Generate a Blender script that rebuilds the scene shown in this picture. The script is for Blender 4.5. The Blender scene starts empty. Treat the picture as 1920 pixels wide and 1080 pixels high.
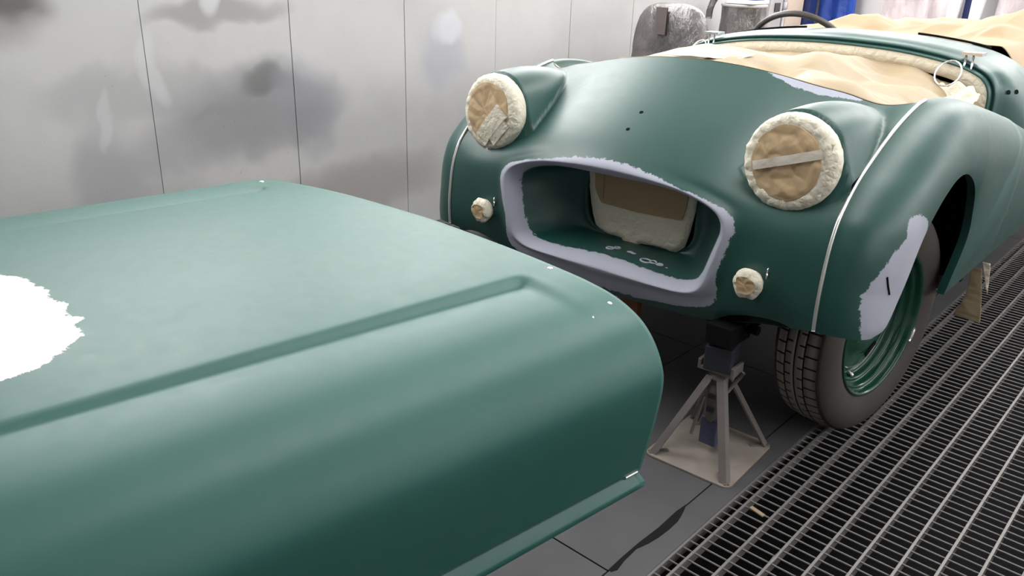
import bpy, bmesh, math, random
import numpy as np
from mathutils import Vector, Matrix, noise
random.seed(7)
R = math.radians
scene = bpy.context.scene
COL = scene.collection

# ------------------------------------------------------------------ camera
CAM_H = 1.2283
F_PX = 1538.1
YAW, PITCH, ROLL = R(41.819), R(22.266), R(-1.7683)
fwd = Vector((-math.sin(YAW)*math.cos(PITCH), math.cos(YAW)*math.cos(PITCH), -math.sin(PITCH)))
rgt = Vector((math.cos(YAW), math.sin(YAW), 0))
dwn = fwd.cross(rgt)
r2 = rgt*math.cos(ROLL) + dwn*math.sin(ROLL)
d2 = -rgt*math.sin(ROLL) + dwn*math.cos(ROLL)
cam_data = bpy.data.cameras.new('camera')
cam_data.sensor_fit = 'HORIZONTAL'
cam_data.sensor_width = 36.0
cam_data.lens = 36.0*F_PX/1920.0
cam_data.clip_start = 0.02
cam = bpy.data.objects.new('camera', cam_data)
COL.objects.link(cam)
cam.matrix_world = Matrix(((r2.x, -d2.x, -fwd.x, 0), (r2.y, -d2.y, -fwd.y, 0), (r2.z, -d2.z, -fwd.z, CAM_H), (0, 0, 0, 1)))
scene.camera = cam

# ------------------------------------------------------------------ world and exposure
world = bpy.data.worlds.new('world')
scene.world = world
world.use_nodes = True
world.node_tree.nodes['Background'].inputs[0].default_value = (0.9, 0.93, 1.0, 1)
world.node_tree.nodes['Background'].inputs[1].default_value = 0.05
scene.view_settings.view_transform = 'Standard'
scene.view_settings.look = 'None'
scene.view_settings.gamma = 1.0
scene.view_settings.use_curve_mapping = False
scene.view_settings.exposure = -0.18
# ceiling lamps of the booth: (x, y, tilt about Y in degrees, strength)
LAMP_STRENGTH, LAMP_STRENGTH_C, FILL_STRENGTH_R, LAMP_STRENGTH_E = 10.5, 8.0, 5.0, 6.5      # sheet-panel wall, ceiling, bare wall (added fill light)
ROOM_X0, ROOM_X1, ROOM_Y0, ROOM_Y1, ROOM_H = -2.85, 2.4, -2.6, 6.65, 2.75

# ------------------------------------------------------------------ helpers: objects
def tag(o, label=None, cat=None, group=None, kind=None):
    if label: o['label'] = label
    if cat: o['category'] = cat
    if group: o['group'] = group
    if kind: o['kind'] = kind
    return o

FAR = False
def empty(name, loc, label=None, cat=None, group=None, kind=None):
    o = bpy.data.objects.new(name, None)
    o.empty_display_size = 0.1
    o.location = Vector((loc[0]*.95, loc[1]*.95, loc[2])) if FAR else loc
    COL.objects.link(o)
    return tag(o, label, cat, group, kind)

WLOC = {}
def wloc(o):
    return WLOC.get(o.name, o.location.copy()) if o else Vector((0, 0, 0))

def link(name, me, mat, parent=None, world_loc=(0, 0, 0), rot=None):
    o = bpy.data.objects.new(name, me)
    if mat and not me.materials: me.materials.append(mat)
    COL.objects.link(o)
    wl = Vector(world_loc)
    o.location = wl - wloc(parent)
    if rot: o.rotation_euler = rot
    if parent: o.parent = parent
    WLOC[o.name] = wl
    return o

def mesh(name, verts, faces, smooth=True):
    me = bpy.data.meshes.new(name)
    me.from_pydata([tuple(map(float, v)) for v in verts], [], faces)
    me.update()
    if smooth: me.polygons.foreach_set('use_smooth', [True]*len(me.polygons))
    return me

def put(name, verts, faces, mat, parent=None, smooth=True, attr=None, origin=None):
    """one mesh object; verts are world coordinates; origin: world point of the object's origin"""
    V = np.array(verts, float).reshape(-1, 3)
    if FAR: V = V*[.95, .95, 1.018]
    if origin is None:
        origin = np.array([(V[:, 0].min()+V[:, 0].max())/2, (V[:, 1].min()+V[:, 1].max())/2, V[:, 2].min()])
    me = mesh(name, V-np.asarray(origin), faces, smooth)
    if attr is not None:
        for k, vals in attr.items():
            at = me.attributes.new(k, 'FLOAT', 'POINT')
            at.data.foreach_set('value', np.asarray(vals, np.float32).ravel())
    return link(name, me, mat, parent, origin)

def grid_faces(nu, nv, closed_u=False, closed_v=False, off=0, flip=False):
    f = []
    for i in range(nu if closed_u else nu-1):
        for j in range(nv if closed_v else nv-1):
            a = off+i*nv+j; b = off+i*nv+(j+1) % nv
            c = off+((i+1) % nu)*nv+(j+1) % nv; d = off+((i+1) % nu)*nv+j
            f.append((a, d, c, b) if flip else (a, b, c, d))
    return f

class MB:
    """collects shapes for one mesh"""
    def __init__(s): s.v = []; s.f = []
    def add(s, v, f):
        o = len(s.v); s.v += [tuple(p) for p in v]; s.f += [tuple(i+o for i in q) for q in f]; return s
    def box(s, x0, x1, y0, y1, z0, z1, M=None):
        v = [Vector((x, y, z)) for z in (z0, z1) for y in (y0, y1) for x in (x0, x1)]
        if M: v = [M @ p for p in v]
        return s.add(v, [(0, 2, 3, 1), (4, 5, 7, 6), (0, 1, 5, 4), (2, 6, 7, 3), (0, 4, 6, 2), (1, 3, 7, 5)])
    def bar(s, a, b, w, h, up=(0, 0, 1)):
        a, b = Vector(a), Vector(b); d = (b-a).normalized(); u = Vector(up)
        x = d.cross(u).normalized(); u = x.cross(d)
        v = [p+x*(sx*w/2)+u*(sz*h/2) for p in (a, b) for sx, sz in ((-1, -1), (1, -1), (1, 1), (-1, 1))]
        return s.add(v, [(3, 2, 1, 0), (4, 5, 6, 7), (0, 1, 5, 4), (1, 2, 6, 5), (2, 3, 7, 6), (3, 0, 4, 7)])
    def tube(s, pts, r, n=8, closed=False, rad=None):
        P = [Vector(p) for p in pts]; m = len(P); o = []
        up = Vector((0.13, 0.21, 0.97))
        for i, p in enumerate(P):
            q0 = P[(i-1) % m] if (closed or i > 0) else P[i]; q1 = P[(i+1) % m] if (closed or i < m-1) else P[i]
            d = (q1-q0).normalized(); x = d.cross(up)
            if x.length < 1e-4: x = d.cross(Vector((1, 0, 0)))
            x.normalize(); y = d.cross(x); rr = rad[i] if rad else r
            o += [p+(x*math.cos(2*math.pi*k/n)+y*math.sin(2*math.pi*k/n))*rr for k in range(n)]
        f = grid_faces(m, n, closed, True)
        if not closed: f += [tuple(range(n)), tuple(range(m*n-1, m*n-n-1, -1))]
        return s.add(o, f)
    def lathe(s, prof, n=32, M=None, close=False):
        v = [Vector((r*math.cos(2*math.pi*k/n), r*math.sin(2*math.pi*k/n), z)) for r, z in prof for k in range(n)]
        if M: v = [M @ p for p in v]
        return s.add(v, grid_faces(len(prof), n, close, True))
    def put(s, name, mat, parent=None, smooth=False, origin=None, bevel=0):
        o = put(name, s.v, s.f, mat, parent, smooth, None, origin)
        if bevel:
            m = o.modifiers.new('bevel', 'BEVEL'); m.width = bevel; m.segments = 2; m.limit_method = 'ANGLE'
        return o

def catmull(pts, n, closed=False):
    P = np.asarray(pts, float); m = len(P)
    segs = m if closed else m-1
    t = np.linspace(0, segs, n, endpoint=not closed)
    i = np.minimum(t.astype(int), segs-1); u = (t-i)[:, None]
    def g(k):
        return P[k % m] if closed else np.where((k < 0)[:, None], 2*P[0]-P[1], np.where((k > m-1)[:, None], 2*P[-1]-P[-2], P[np.clip(k, 0, m-1)]))
    a, b, c, d = g(i-1), g(i), g(i+1), g(i+2)
    return 0.5*(2*b+(c-a)*u+(2*a-5*b+4*c-d)*u**2+(3*b-a-3*c+d)*u**3)

def arclen(pts, n):
    P = np.asarray(pts, float); s = np.r_[0, np.cumsum(np.linalg.norm(np.diff(P, axis=0), axis=1))]
    t = np.linspace(0, s[-1], n)
    return np.stack([np.interp(t, s, P[:, k]) for k in range(P.shape[1])], 1)

def poly_sd(p, poly):
    """signed distance (negative inside) of points p (n,2) to polygon"""
    p = np.asarray(p, float); A = np.asarray(poly, float); B = np.roll(A, -1, 0)
    best = np.full(len(p), 1e9); ins = np.zeros(len(p), bool)
    for a, b in zip(A, B):
        e = b-a; w = p-a; t = np.clip((w@e)/(e@e), 0, 1); d = np.linalg.norm(w-t[:, None]*e, axis=1)
        best = np.minimum(best, d)
        c = (a[1] > p[:, 1]) != (b[1] > p[:, 1])
        with np.errstate(divide='ignore', invalid='ignore'):
            xx = a[0]+(p[:, 1]-a[1])*(b[0]-a[0])/(b[1]-a[1]+1e-12)
        ins ^= c & (p[:, 0] < xx)
    return np.where(ins, -best, best)

def nz(x, y, z, s=1.0):
    return noise.noise((x*s, y*s, z*s))
def fold(x, y, z, s=1.0):
    """crumple: cell edges make sharp paper folds"""
    d = noise.voronoi((x*s, y*s, z*s))[0]
    return d[1]-d[0]

_rn = np.random.RandomState(11).rand(64, 64)*2-1
def tri(x, y, s, seed=0, rot=0.6):
    """piecewise-flat facets on a turned, warped lattice: crisp paper folds"""
    x += .22/s*nz(x+seed, y, 1.1, s*.55); y += .22/s*nz(x, y+seed, 5.3, s*.55)
    X, Y = (x*math.cos(rot)-y*math.sin(rot))*s+seed*7.3, (x*math.sin(rot)+y*math.cos(rot))*s+seed*3.1
    i, j = math.floor(X), math.floor(Y); u, v = X-i, Y-j
    h = lambda a, b: _rn[(i+a) % 64, (j+b+seed*5) % 64]
    if (i*7+j*3+seed) % 2:
        if u+v < 1: return h(0, 0)+(h(1, 0)-h(0, 0))*u+(h(0, 1)-h(0, 0))*v
        return h(1, 1)+(h(0, 1)-h(1, 1))*(1-u)+(h(1, 0)-h(1, 1))*(1-v)
    if u > v: return h(0, 0)+(h(1, 0)-h(0, 0))*u+(h(1, 1)-h(1, 0))*v
    return h(0, 0)+(h(0, 1)-h(0, 0))*v+(h(1, 1)-h(0, 1))*u

# ------------------------------------------------------------------ helpers: materials
def new_mat(name):
    m = bpy.data.materials.new(name); m.use_nodes = True
    nt = m.node_tree; b = nt.nodes['Principled BSDF']
    return m, nt, b

def N(nt, t, **kw):
    n = nt.nodes.new(t)
    for k, v in kw.items():
        if k == 'inp':
            for a, b in v.items(): n.inputs[a].default_value = b
        else: setattr(n, k, v)
    return n

def ramp(nt, src, stops, interp='LINEAR'):
    r = N(nt, 'ShaderNodeValToRGB'); r.color_ramp.interpolation = interp
    e = r.color_ramp.elements
    while len(e) < len(stops): e.new(0.5)
    for el, (p, c) in zip(e, stops):
        el.position = p; el.color = (*c, 1) if len(c) == 3 else c
    nt.links.new(src, r.inputs[0]); return r.outputs[0]

def noise_node(nt, scale, detail=4, rough=0.5, coord='Object', vec=None):
    if vec is None:
        vec = N(nt, 'ShaderNodeTexCoord').outputs[coord]
    n = N(nt, 'ShaderNodeTexNoise', inp={'Scale': scale, 'Detail': detail, 'Roughness': rough})
    nt.links.new(vec, n.inputs['Vector']); return n.outputs['Fac']

def mix(nt, fac, a, b, blend='MIX'):
    m = N(nt, 'ShaderNodeMix', data_type='RGBA', blend_type=blend)
    for s, v in ((0, fac), (6, a), (7, b)):
        if isinstance(v, bpy.types.NodeSocket): nt.links.new(v, m.inputs[s])
        else: m.inputs[s].default_value = v if s == 0 else (*v, 1)
    return m.outputs[2]

def math_(nt, op, a, b=None, c=None, clamp=False):
    m = N(nt, 'ShaderNodeMath', operation=op, use_clamp=clamp)
    for i, v in enumerate((a, b, c)):
        if v is None: continue
        if isinstance(v, bpy.types.NodeSocket): nt.links.new(v, m.inputs[i])
        else: m.inputs[i].default_value = v
    return m.outputs[0]

def bump(nt, b, h, strength=0.3, dist=0.01):
    n = N(nt, 'ShaderNodeBump', inp={'Strength': strength, 'Distance': dist})
    nt.links.new(h, n.inputs['Height']); nt.links.new(n.outputs[0], b.inputs['Normal'])

def simple(name, col, rough=0.5, metal=0.0, var=0.12, scale=12, bump_s=0.0, bump_scale=60, spec=0.5, crease=0):
    m, nt, b = new_mat(name)
    f = noise_node(nt, scale, 5)
    c = mix(nt, f, tuple(x*(1-var) for x in col), tuple(min(1, x*(1+var)) for x in col))
    nt.links.new(c, b.inputs['Base Color'])
    b.inputs['Roughness'].default_value = rough; b.inputs['Metallic'].default_value = metal
    b.inputs['Specular IOR Level'].default_value = spec
    if crease:      # paper folds: cell edges of a warped voronoi
        tc = N(nt, 'ShaderNodeTexCoord').outputs['Object']
        wv = N(nt, 'ShaderNodeTexNoise', inp={'Scale': crease*.6, 'Detail': 3}); nt.links.new(tc, wv.inputs['Vector'])
        mx = N(nt, 'ShaderNodeVectorMath', operation='MULTIPLY_ADD'); nt.links.new(wv.outputs['Color'], mx.inputs[0]); mx.inputs[1].default_value = (1.2/crease,)*3; nt.links.new(tc, mx.inputs[2])
        h = None
        for sc_, am in ((crease, 1.0), (crease*2.7, .4)):
            vo = N(nt, 'ShaderNodeTexVoronoi', feature='DISTANCE_TO_EDGE', inp={'Scale': sc_}); nt.links.new(mx.outputs[0], vo.inputs['Vector'])
            e = math_(nt, 'MULTIPLY', math_(nt, 'MINIMUM', vo.outputs['Distance'], .35), am)
            h = e if h is None else math_(nt, 'ADD', h, e)
        bump(nt, b, h, .38, .4/crease)
    elif bump_s: bump(nt, b, noise_node(nt, bump_scale, 4), bump_s, 0.004)
    return m

def paint_mat(name, col=(0.0080, 0.059, 0.049), rough=0.37, primer=(0.37, 0.385, 0.46), attr=True, dust=0.35):
    """sanded satin green; where the signed distance attribute is negative the lavender grey primer shows"""
    m, nt, b = new_mat(name)
    f = noise_node(nt, 3.5, 5, 0.6); g = noise_node(nt, 40, 3)
    c = mix(nt, f, tuple(x*0.86 for x in col), tuple(x*1.16 for x in col))
    haze = ramp(nt, noise_node(nt, 2.1, 3, 0.5), [(0.45, (0, 0, 0)), (0.75, (1, 1, 1))])
    c = mix(nt, math_(nt, 'MULTIPLY', haze, dust*0.12), c, (0.20, 0.27, 0.24))
    rgh = math_(nt, 'MULTIPLY_ADD', g, 0.10, rough-0.05)
    rgh = math_(nt, 'MULTIPLY_ADD', f, 0.10, rgh)
    if attr:
        a = N(nt, 'ShaderNodeAttribute', attribute_name='primer')
        w = math_(nt, 'MULTIPLY_ADD', noise_node(nt, 55, 3, 0.6), 0.020, -0.010)
        w2 = math_(nt, 'MULTIPLY_ADD', noise_node(nt, 220, 2, 0.6), 0.005, -0.0025)
        s = math_(nt, 'ADD', math_(nt, 'ADD', a.outputs['Fac'], w), w2)
        k = math_(nt, 'MULTIPLY_ADD', s, -450.0, 0.5, clamp=True)
        pc = mix(nt, noise_node(nt, 8, 4), tuple(x*0.93 for x in primer), tuple(x*1.06 for x in primer))
        c = mix(nt, k, c, pc)
        rgh = math_(nt, 'MULTIPLY_ADD', k, 0.25, rgh)
    nt.links.new(c, b.inputs['Base Color']); nt.links.new(rgh, b.inputs['Roughness'])
    b.inputs['Specular IOR Level'].default_value = 0.55
    b.inputs['Sheen Weight'].default_value = 0.05 if rough > .3 else 0; b.inputs['Sheen Roughness'].default_value = 0.45
    b.inputs['Sheen Tint'].default_value = (0.85, 1.0, 0.95, 1)
    return m

M = {}
M['paint'] = paint_mat('satin_green_paint')
M['paint_bonnet_lit'] = paint_mat('satin_green_lit_bonnet', col=(0.0165, 0.104, 0.084), rough=0.44, primer=(0.86, 0.87, 0.93))  # same green and primer as the car, colours lightened for stronger light here
M['paint_bonnet_lit_plain'] = paint_mat('satin_green_lit_flange', col=(0.0165, 0.104, 0.084), attr=False)  # car's green again, with the brighter light put into the colour
M['paint_plain'] = paint_mat('satin_green_paint_plain', attr=False)
M['paint_gloss'] = paint_mat('gloss_green_wheel', col=(0.010, 0.060, 0.036), rough=0.10, attr=False, dust=0.1)
M['primer'] = simple('lavender_primer', (0.52, 0.54, 0.62), 0.6)
M['kraft'] = simple('kraft_paper', (0.50, 0.36, 0.205), 0.62, var=0.10, scale=5, bump_s=.08, bump_scale=30)
M['kraft_light'] = simple('kraft_paper_light', (0.355, 0.275, 0.170), 0.6, var=0.08, scale=5, bump_s=.08, bump_scale=14)
M['tape'] = simple('masking_tape', (0.74, 0.69, 0.56), 0.6, var=0.10, scale=25, crease=28)
M['kraft_plain'] = simple('kraft_board', (0.39, 0.275, 0.150), 0.62, var=0.10, scale=5)
M['kraft_big'] = simple('kraft_paper_cockpit', (0.33, 0.235, 0.13), 0.62, var=0.10, scale=5, bump_s=.08, bump_scale=14)
M['tape_grey'] = simple('masking_tape_grey', (0.60, 0.55, 0.47), 0.55, var=0.08, scale=25, bump_s=0.3, bump_scale=90)
M['bead'] = simple('bead_trim', (0.72, 0.72, 0.70), 0.28, metal=0.75, var=0.06)
M['bright'] = simple('bright_metal', (0.75, 0.75, 0.76), 0.2, metal=1.0, var=0.05)
M['black'] = simple('underseal_black', (0.006, 0.006, 0.007), 0.9, var=0.3, spec=0.1)
M['rubber'] = simple('tyre_rubber', (0.045, 0.038, 0.034), 0.75, var=0.25, scale=9, bump_s=0.1)
M['rubber_tread'] = simple('tyre_tread_lit', (0.20, 0.18, 0.162), 0.85, var=0.15, scale=14)  # tread colour raised to stand in for light on the tyre front
M['groove'] = simple('tyre_groove', (0.008, 0.007, 0.007), 0.9)
M['dark_rim'] = simple('steering_rim', (0.055, 0.045, 0.04), 0.4)

# ------------------------------------------------------------------ room shell
def struct(o): return tag(o, kind='structure')

def wall_mat():
    m, nt, b = new_mat('booth_wall_enamel')
    tc = N(nt, 'ShaderNodeNewGeometry').outputs['Position']
    big = noise_node(nt, 0.9, 4, 0.55, vec=tc); fine = noise_node(nt, 14, 5, 0.6, vec=tc)
    mp = N(nt, 'ShaderNodeMapping'); mp.inputs['Scale'].default_value = (1, 5, 0.8); nt.links.new(tc, mp.inputs[0])
    streak = noise_node(nt, 2.2, 4, 0.6, vec=mp.outputs[0])
    c = ramp(nt, big, [(0.30, (0.49, 0.488, 0.492)), (0.52, (0.63, 0.625, 0.625)), (0.75, (0.69, 0.685, 0.685))])
    c = mix(nt, math_(nt, 'MULTIPLY', streak, 0.22), c, (0.46, 0.46, 0.475))
    c = mix(nt, math_(nt, 'MULTIPLY', fine, 0.18), c, (0.40, 0.395, 0.39))
    # overspray and wear patches, each a soft ellipse on the wall: (y, z, half y, half z, colour, strength, softness)
    sp = N(nt, 'ShaderNodeSeparateXYZ'); nt.links.new(tc, sp.inputs[0])
    d1 = math_(nt, 'MULTIPLY_ADD', noise_node(nt, 3.2, 2, 0.5, vec=tc), 0.22, -0.11)
    d2n = math_(nt, 'MULTIPLY_ADD', noise_node(nt, 6, 2, 0.5, vec=tc), 0.14, -0.07)
    yy = math_(nt, 'ADD', sp.outputs[1], d1); zz = math_(nt, 'ADD', sp.outputs[2], d2n)
    blobs = [(0.90, 1.06, 0.17, 0.15, (0.13, 0.115, 0.11), 0.95), (1.76, 0.62, 0.40, 0.17, (0.27, 0.27, 0.28), 0.85),
             (1.86, 0.71, 0.16, 0.06, (0.17, 0.165, 0.165), 0.75), (1.64, 0.99, 0.28, 0.05, (0.30, 0.29, 0.285), 0.7),
             (2.02, 0.60, 0.14, 0.20, (0.33, 0.335, 0.37), 0.7), (1.30, 0.72, 0.34, 0.10, (0.40, 0.40, 0.405), 0.6),
             (1.62, 0.50, 0.40, 0.10, (0.36, 0.36, 0.37), 0.6), (1.18, 0.42, 0.13, 0.20, (0.42, 0.42, 0.43), 0.9),
             (2.80, 0.76, 0.14, 0.14, (0.42, 0.43, 0.50), 0.6), (2.30, 0.20, 0.5, 0.14, (0.40, 0.375, 0.365), 0.8),
             (1.37, 0.80, 0.035, 0.13, (0.74, 0.74, 0.75), 0.40), (1.21, 0.64, 0.022, 0.10, (0.72, 0.72, 0.73), 0.38),
             (1.64, 1.03, 0.04, 0.06, (0.78, 0.78, 0.80), 0.7), (2.83, 0.88, 0.10, 0.08, (0.72, 0.73, 0.80), 0.7),
             (1.00, 0.90, 0.30, 0.10, (0.62, 0.61, 0.60), 0.5), (2.35, 0.85, 0.30, 0.20, (0.64, 0.63, 0.62), 0.5)]
    for y0, z0, ry, rz, col, st in blobs:
        y0, z0, ry, rz = y0*.95, z0*.95+.0614, ry*.95, rz*.95
        u = math_(nt, 'MULTIPLY_ADD', yy, 1/ry, -y0/ry); w = math_(nt, 'MULTIPLY_ADD', zz, 1/rz, -z0/rz)
        r2_ = math_(nt, 'ADD', math_(nt, 'MULTIPLY', u, u), math_(nt, 'MULTIPLY', w, w))
        k = math_(nt, 'MULTIPLY_ADD', r2_, -.70, 1.12, clamp=True)
        k = math_(nt, 'MULTIPLY', math_(nt, 'MULTIPLY', k, k), math_(nt, 'MULTIPLY_ADD', k, -2.0*st, 3.0*st))
        c = mix(nt, k, c, col)
    # specks
    sk = ramp(nt, noise_node(nt, 60, 2, 0.5, vec=tc), [(0.72, (0, 0, 0)), (0.76, (1, 1, 1))])
    c = mix(nt, math_(nt, 'MULTIPLY', sk, 0.35), c, (0.22, 0.21, 0.20))
    nt.links.new(c, b.inputs['Base Color'])
    b.inputs['Roughness'].default_value = 0.42; b.inputs['Metallic'].default_value = 0.0
    bump(nt, b, fine, 0.08, 0.004)
    return m
M['wall'] = wall_mat()
M['wall_plain'] = simple('booth_wall_plain', (0.60, 0.585, 0.58), 0.5, var=0.06, scale=2)
M['wall_dim'] = simple('booth_door_grey', (0.5, 0.5, 0.5), 0.6, var=0.06, scale=2)
M['joint'] = simple('panel_joint_grey', (0.14, 0.138, 0.135), 0.7)
M['dark_joint'] = simple('open_joint_dark', (0.012, 0.012, 0.013), 0.9, spec=.1)
M['floor_plate'] = simple('painted_steel_plate', (0.075, 0.075, 0.079), 0.62, var=0.22, scale=7, bump_s=0.12, bump_scale=25)
M['pit'] = simple('pit_black', (0.012, 0.012, 0.013), 0.95, spec=0.1)
M['bars'] = simple('worn_bar_steel', (0.20, 0.192, 0.18), 0.55, metal=0.35, var=0.25, scale=10)
M['bars_dark'] = simple('dull_bar_steel', (0.165, 0.156, 0.152), 0.55, metal=0.3, var=0.25, scale=10)
M['ceiling'] = simple('ceiling_white', (0.75, 0.75, 0.74), 0.7, var=0.04, scale=2)

# left wall: backing slab and upright sheet panels with open joints
wl = struct(put('wall_left', MB().box(ROOM_X0-0.08, ROOM_X0-0.004, ROOM_Y0, ROOM_Y1, -0.5, ROOM_H).v, MB().box(0, 1, 0, 1, 0, 1).f, M['joint'], smooth=False))
PANEL = 0.5750
k0 = 1.2844
i = math.floor((ROOM_Y0-k0)/PANEL)
while k0+i*PANEL < ROOM_Y1:
    y0, y1 = max(ROOM_Y0, k0+i*PANEL+0.0016), min(ROOM_Y1, k0+(i+1)*PANEL-0.0016)
    q = i % 3
    MB().box(ROOM_X0-0.004, ROOM_X0+0.001*(q-1)*0.6, y0, y1, 0.0, ROOM_H).put('wall_panel', M['wall'], wl)
    i += 1
struct(MB().box(ROOM_X0-0.08, ROOM_X1+0.08, ROOM_Y1, ROOM_Y1+0.08, -0.5, ROOM_H).put('wall_back', M['wall_plain']))
struct(MB().box(ROOM_X1, ROOM_X1+0.08, ROOM_Y0, ROOM_Y1, -0.5, ROOM_H).put('wall_right', M['wall_plain']))
struct(MB().box(ROOM_X0-0.08, ROOM_X1+0.08, ROOM_Y0-0.08, ROOM_Y0, -0.5, ROOM_H).put('wall_front', M['wall_dim']))
struct(MB().box(ROOM_X0-0.08, ROOM_X1+0.08, ROOM_Y0, ROOM_Y1, ROOM_H, ROOM_H+0.06).put('ceiling', M['ceiling']))

# floor: steel plates beside a pit that carries the grating
GX0, GY0, GPX, GPY = -0.669, 1.3557, 0.070, 0.029435      # first long bar, a cross bar, pitches
PIT_X0 = GX0-0.034
PIT_X1 = PIT_X0+1.64
fl = struct(MB().box(ROOM_X0, ROOM_X1, ROOM_Y0, ROOM_Y1, -0.56, -0.50).put('floor', M['pit']))
PIT2_X0, PIT2_X1 = -2.79, -1.655
MB().box(PIT2_X1, PIT_X0, ROOM_Y0, ROOM_Y1, -0.50, -0.012).put('floor_slab', M['pit'], fl)
MB().box(ROOM_X0, PIT2_X0, ROOM_Y0, ROOM_Y1, -0.50, 0.0).put('floor_slab', M['floor_plate'], fl)
MB().box(PIT_X1, ROOM_X1, ROOM_Y0, ROOM_Y1, -0.50, -0.012).put('floor_slab', M['pit'], fl)
gap = 0.0022
xs = [PIT2_X1, -1.21, -0.770, PIT_X0]
ysp = [ROOM_Y0, -1.0, 0.10, 1.2, 2.3, 3.4, 4.5, 5.6, ROOM_Y1]
for a in range(3):
    for b in range(len(ysp)-1):
        if a == 2 and b % 2: continue
        y1 = ysp[b+1] if a < 2 else ysp[min(b+2, len(ysp)-1)]
        zt = 0.0007*((a*7+b*3) % 3)-0.0007
        MB().box(xs[a]+gap, xs[a+1]-(gap if a < 2 else 0), ysp[b]+gap, y1-gap, -0.012, zt).put('floor_plate', M['floor_plate'], fl)
for b in range(len(ysp)-1):
    MB().box(PIT_X1, ROOM_X1, ysp[b]+gap, ysp[b+1]-gap, -0.012, 0).put('floor_plate', M['floor_plate'], fl)

# a chipped patch where the plate joint has opened (dark filler)
pts = [(-0.772, 1.205), (-0.764, 1.20), (-0.757, 1.215), (-0.763, 1.25), (-0.766, 1.30), (-0.757, 1.335), (-0.752, 1.37), (-0.750, 1.41), (-0.7515, 1.45),
       (-0.757, 1.475), (-0.764, 1.50), (-0.772, 1.52), (-0.775, 1.48), (-0.772, 1.40), (-0.775, 1.32), (-0.774, 1.25)]
put('chipped_joint', [(x, y, 0.0012) for x, y in pts]+[(x, y, -0.004) for x, y in pts],
    [tuple(range(len(pts)))]+[(i, i+len(pts), (i+1) % len(pts)+len(pts), (i+1) % len(pts)) for i in range(len(pts))], M['dark_joint'], fl, smooth=False)

gr = empty('floor_grate', (PIT_X0+0.82, 2.2, 0), 'welded steel bar floor grating in the strip beside the car and jack stand', 'floor grate')
n_long = 23
me_long = None
bar_h = 0.026
yA, yB = ROOM_Y0+0.02, ROOM_Y1-0.02
lm = MB().box(-0.0030, 0.0030, yA-2.2, yB-2.2, -bar_h, 0.0); lmesh = mesh('long_bar', lm.v, lm.f, False); lmesh.materials.append(M['bars'])
for i in range(n_long):
    link('long_bar', lmesh, None, gr, (GX0+i*GPX, 2.2, 0.001))
eb = MB().box(-0.003, 0.003, yA-2.2, yB-2.2, -bar_h, 0.0); ebm = mesh('edge_bar', eb.v, eb.f, False); ebm.materials.append(M['bars_dark'])
link('edge_bar', ebm, None, gr, (PIT_X0+0.004, 2.2, 0.001)); link('edge_bar', ebm, None, gr, (PIT_X1-0.004, 2.2, 0.001))
cx0, cx1 = PIT_X0+0.004, PIT_X1-0.004
cm = MB().tube([(cx0-(PIT_X0+0.82), 0, 0), (cx1-(PIT_X0+0.82), 0, 0)], 0.0024, 6); cmesh = mesh('cross_bar', cm.v, cm.f, True); cmesh.materials.append(M['bars_dark'])
kk = 0
for k in range(-30, 190):
    y = GY0+k*GPY
    if y > ROOM_Y1-0.05: break
    link('cross_bar', cmesh, None, gr, (PIT_X0+0.82, y, -0.0035)); kk += 1
gr2 = empty('floor_grate', ((PIT2_X0+PIT2_X1)/2, 2.2, 0), 'welded steel bar floor grating between the car and the sheet-panel wall', 'floor grate')
for i in range(17):
    if PIT2_X1-0.03-i*GPX > PIT2_X0: link('long_bar', lmesh, None, gr2, (PIT2_X1-0.03-i*GPX, 2.2, 0.001))
link('edge_bar', ebm, None, gr2, (PIT2_X0+0.004, 2.2, 0.001)); link('edge_bar', ebm, None, gr2, (PIT2_X1-0.004, 2.2, 0.001))
cm = MB().tube([(-(PIT2_X1-PIT2_X0)/2+.004, 0, 0), ((PIT2_X1-PIT2_X0)/2-.004, 0, 0)], 0.0024, 6); cmesh2 = mesh('cross_bar', cm.v, cm.f, True); cmesh2.materials.append(M['bars_dark'])
for k in range(-30, 190):
    y = GY0+k*GPY
    if y > ROOM_Y1-0.05: break
    link('cross_bar', cmesh2, None, gr2, ((PIT2_X0+PIT2_X1)/2, y, -0.0035))
# weld blobs where bars were patched
for (bi, y, l, w) in [(5, 1.405, 0.032, 0.007), (6, 1.385, 0.030, 0.007), (6, 1.63, 0.05, 0.005), (7, 1.50, 0.05, 0.005), (2, 1.49, 0.035, 0.005), (1, 1.56, 0.03, 0.005)]:
    x = GX0+bi*GPX
    mb = MB().lathe([(0.0, -1), (0.6, -0.8), (1.0, 0), (0.6, 0.8), (0.0, 1)], 10, Matrix.Translation((x, y, 0.0)) @ Matrix.Diagonal((w, l, 0.004, 1)) @ Matrix.Rotation(R(90), 4, 'X'))
    mb.put('weld_bead', M['bars'], gr, smooth=True)
M['tape_scrap'] = simple('dirty_tape', (.30, .23, .15), .7)
# small scrap of tape lying on the grating
tag(MB().box(-0.02, 0.02, -0.0055, 0.0055, 0.0015, 0.0045, Matrix.Translation((-0.633, 1.615, 0)) @ Matrix.Rotation(R(-14), 4, 'Z')).put('tape_scrap', M['tape_scrap']),
    'tiny tan scrap of tape lying on the grating near the jack stand', 'tape scrap')

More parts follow.
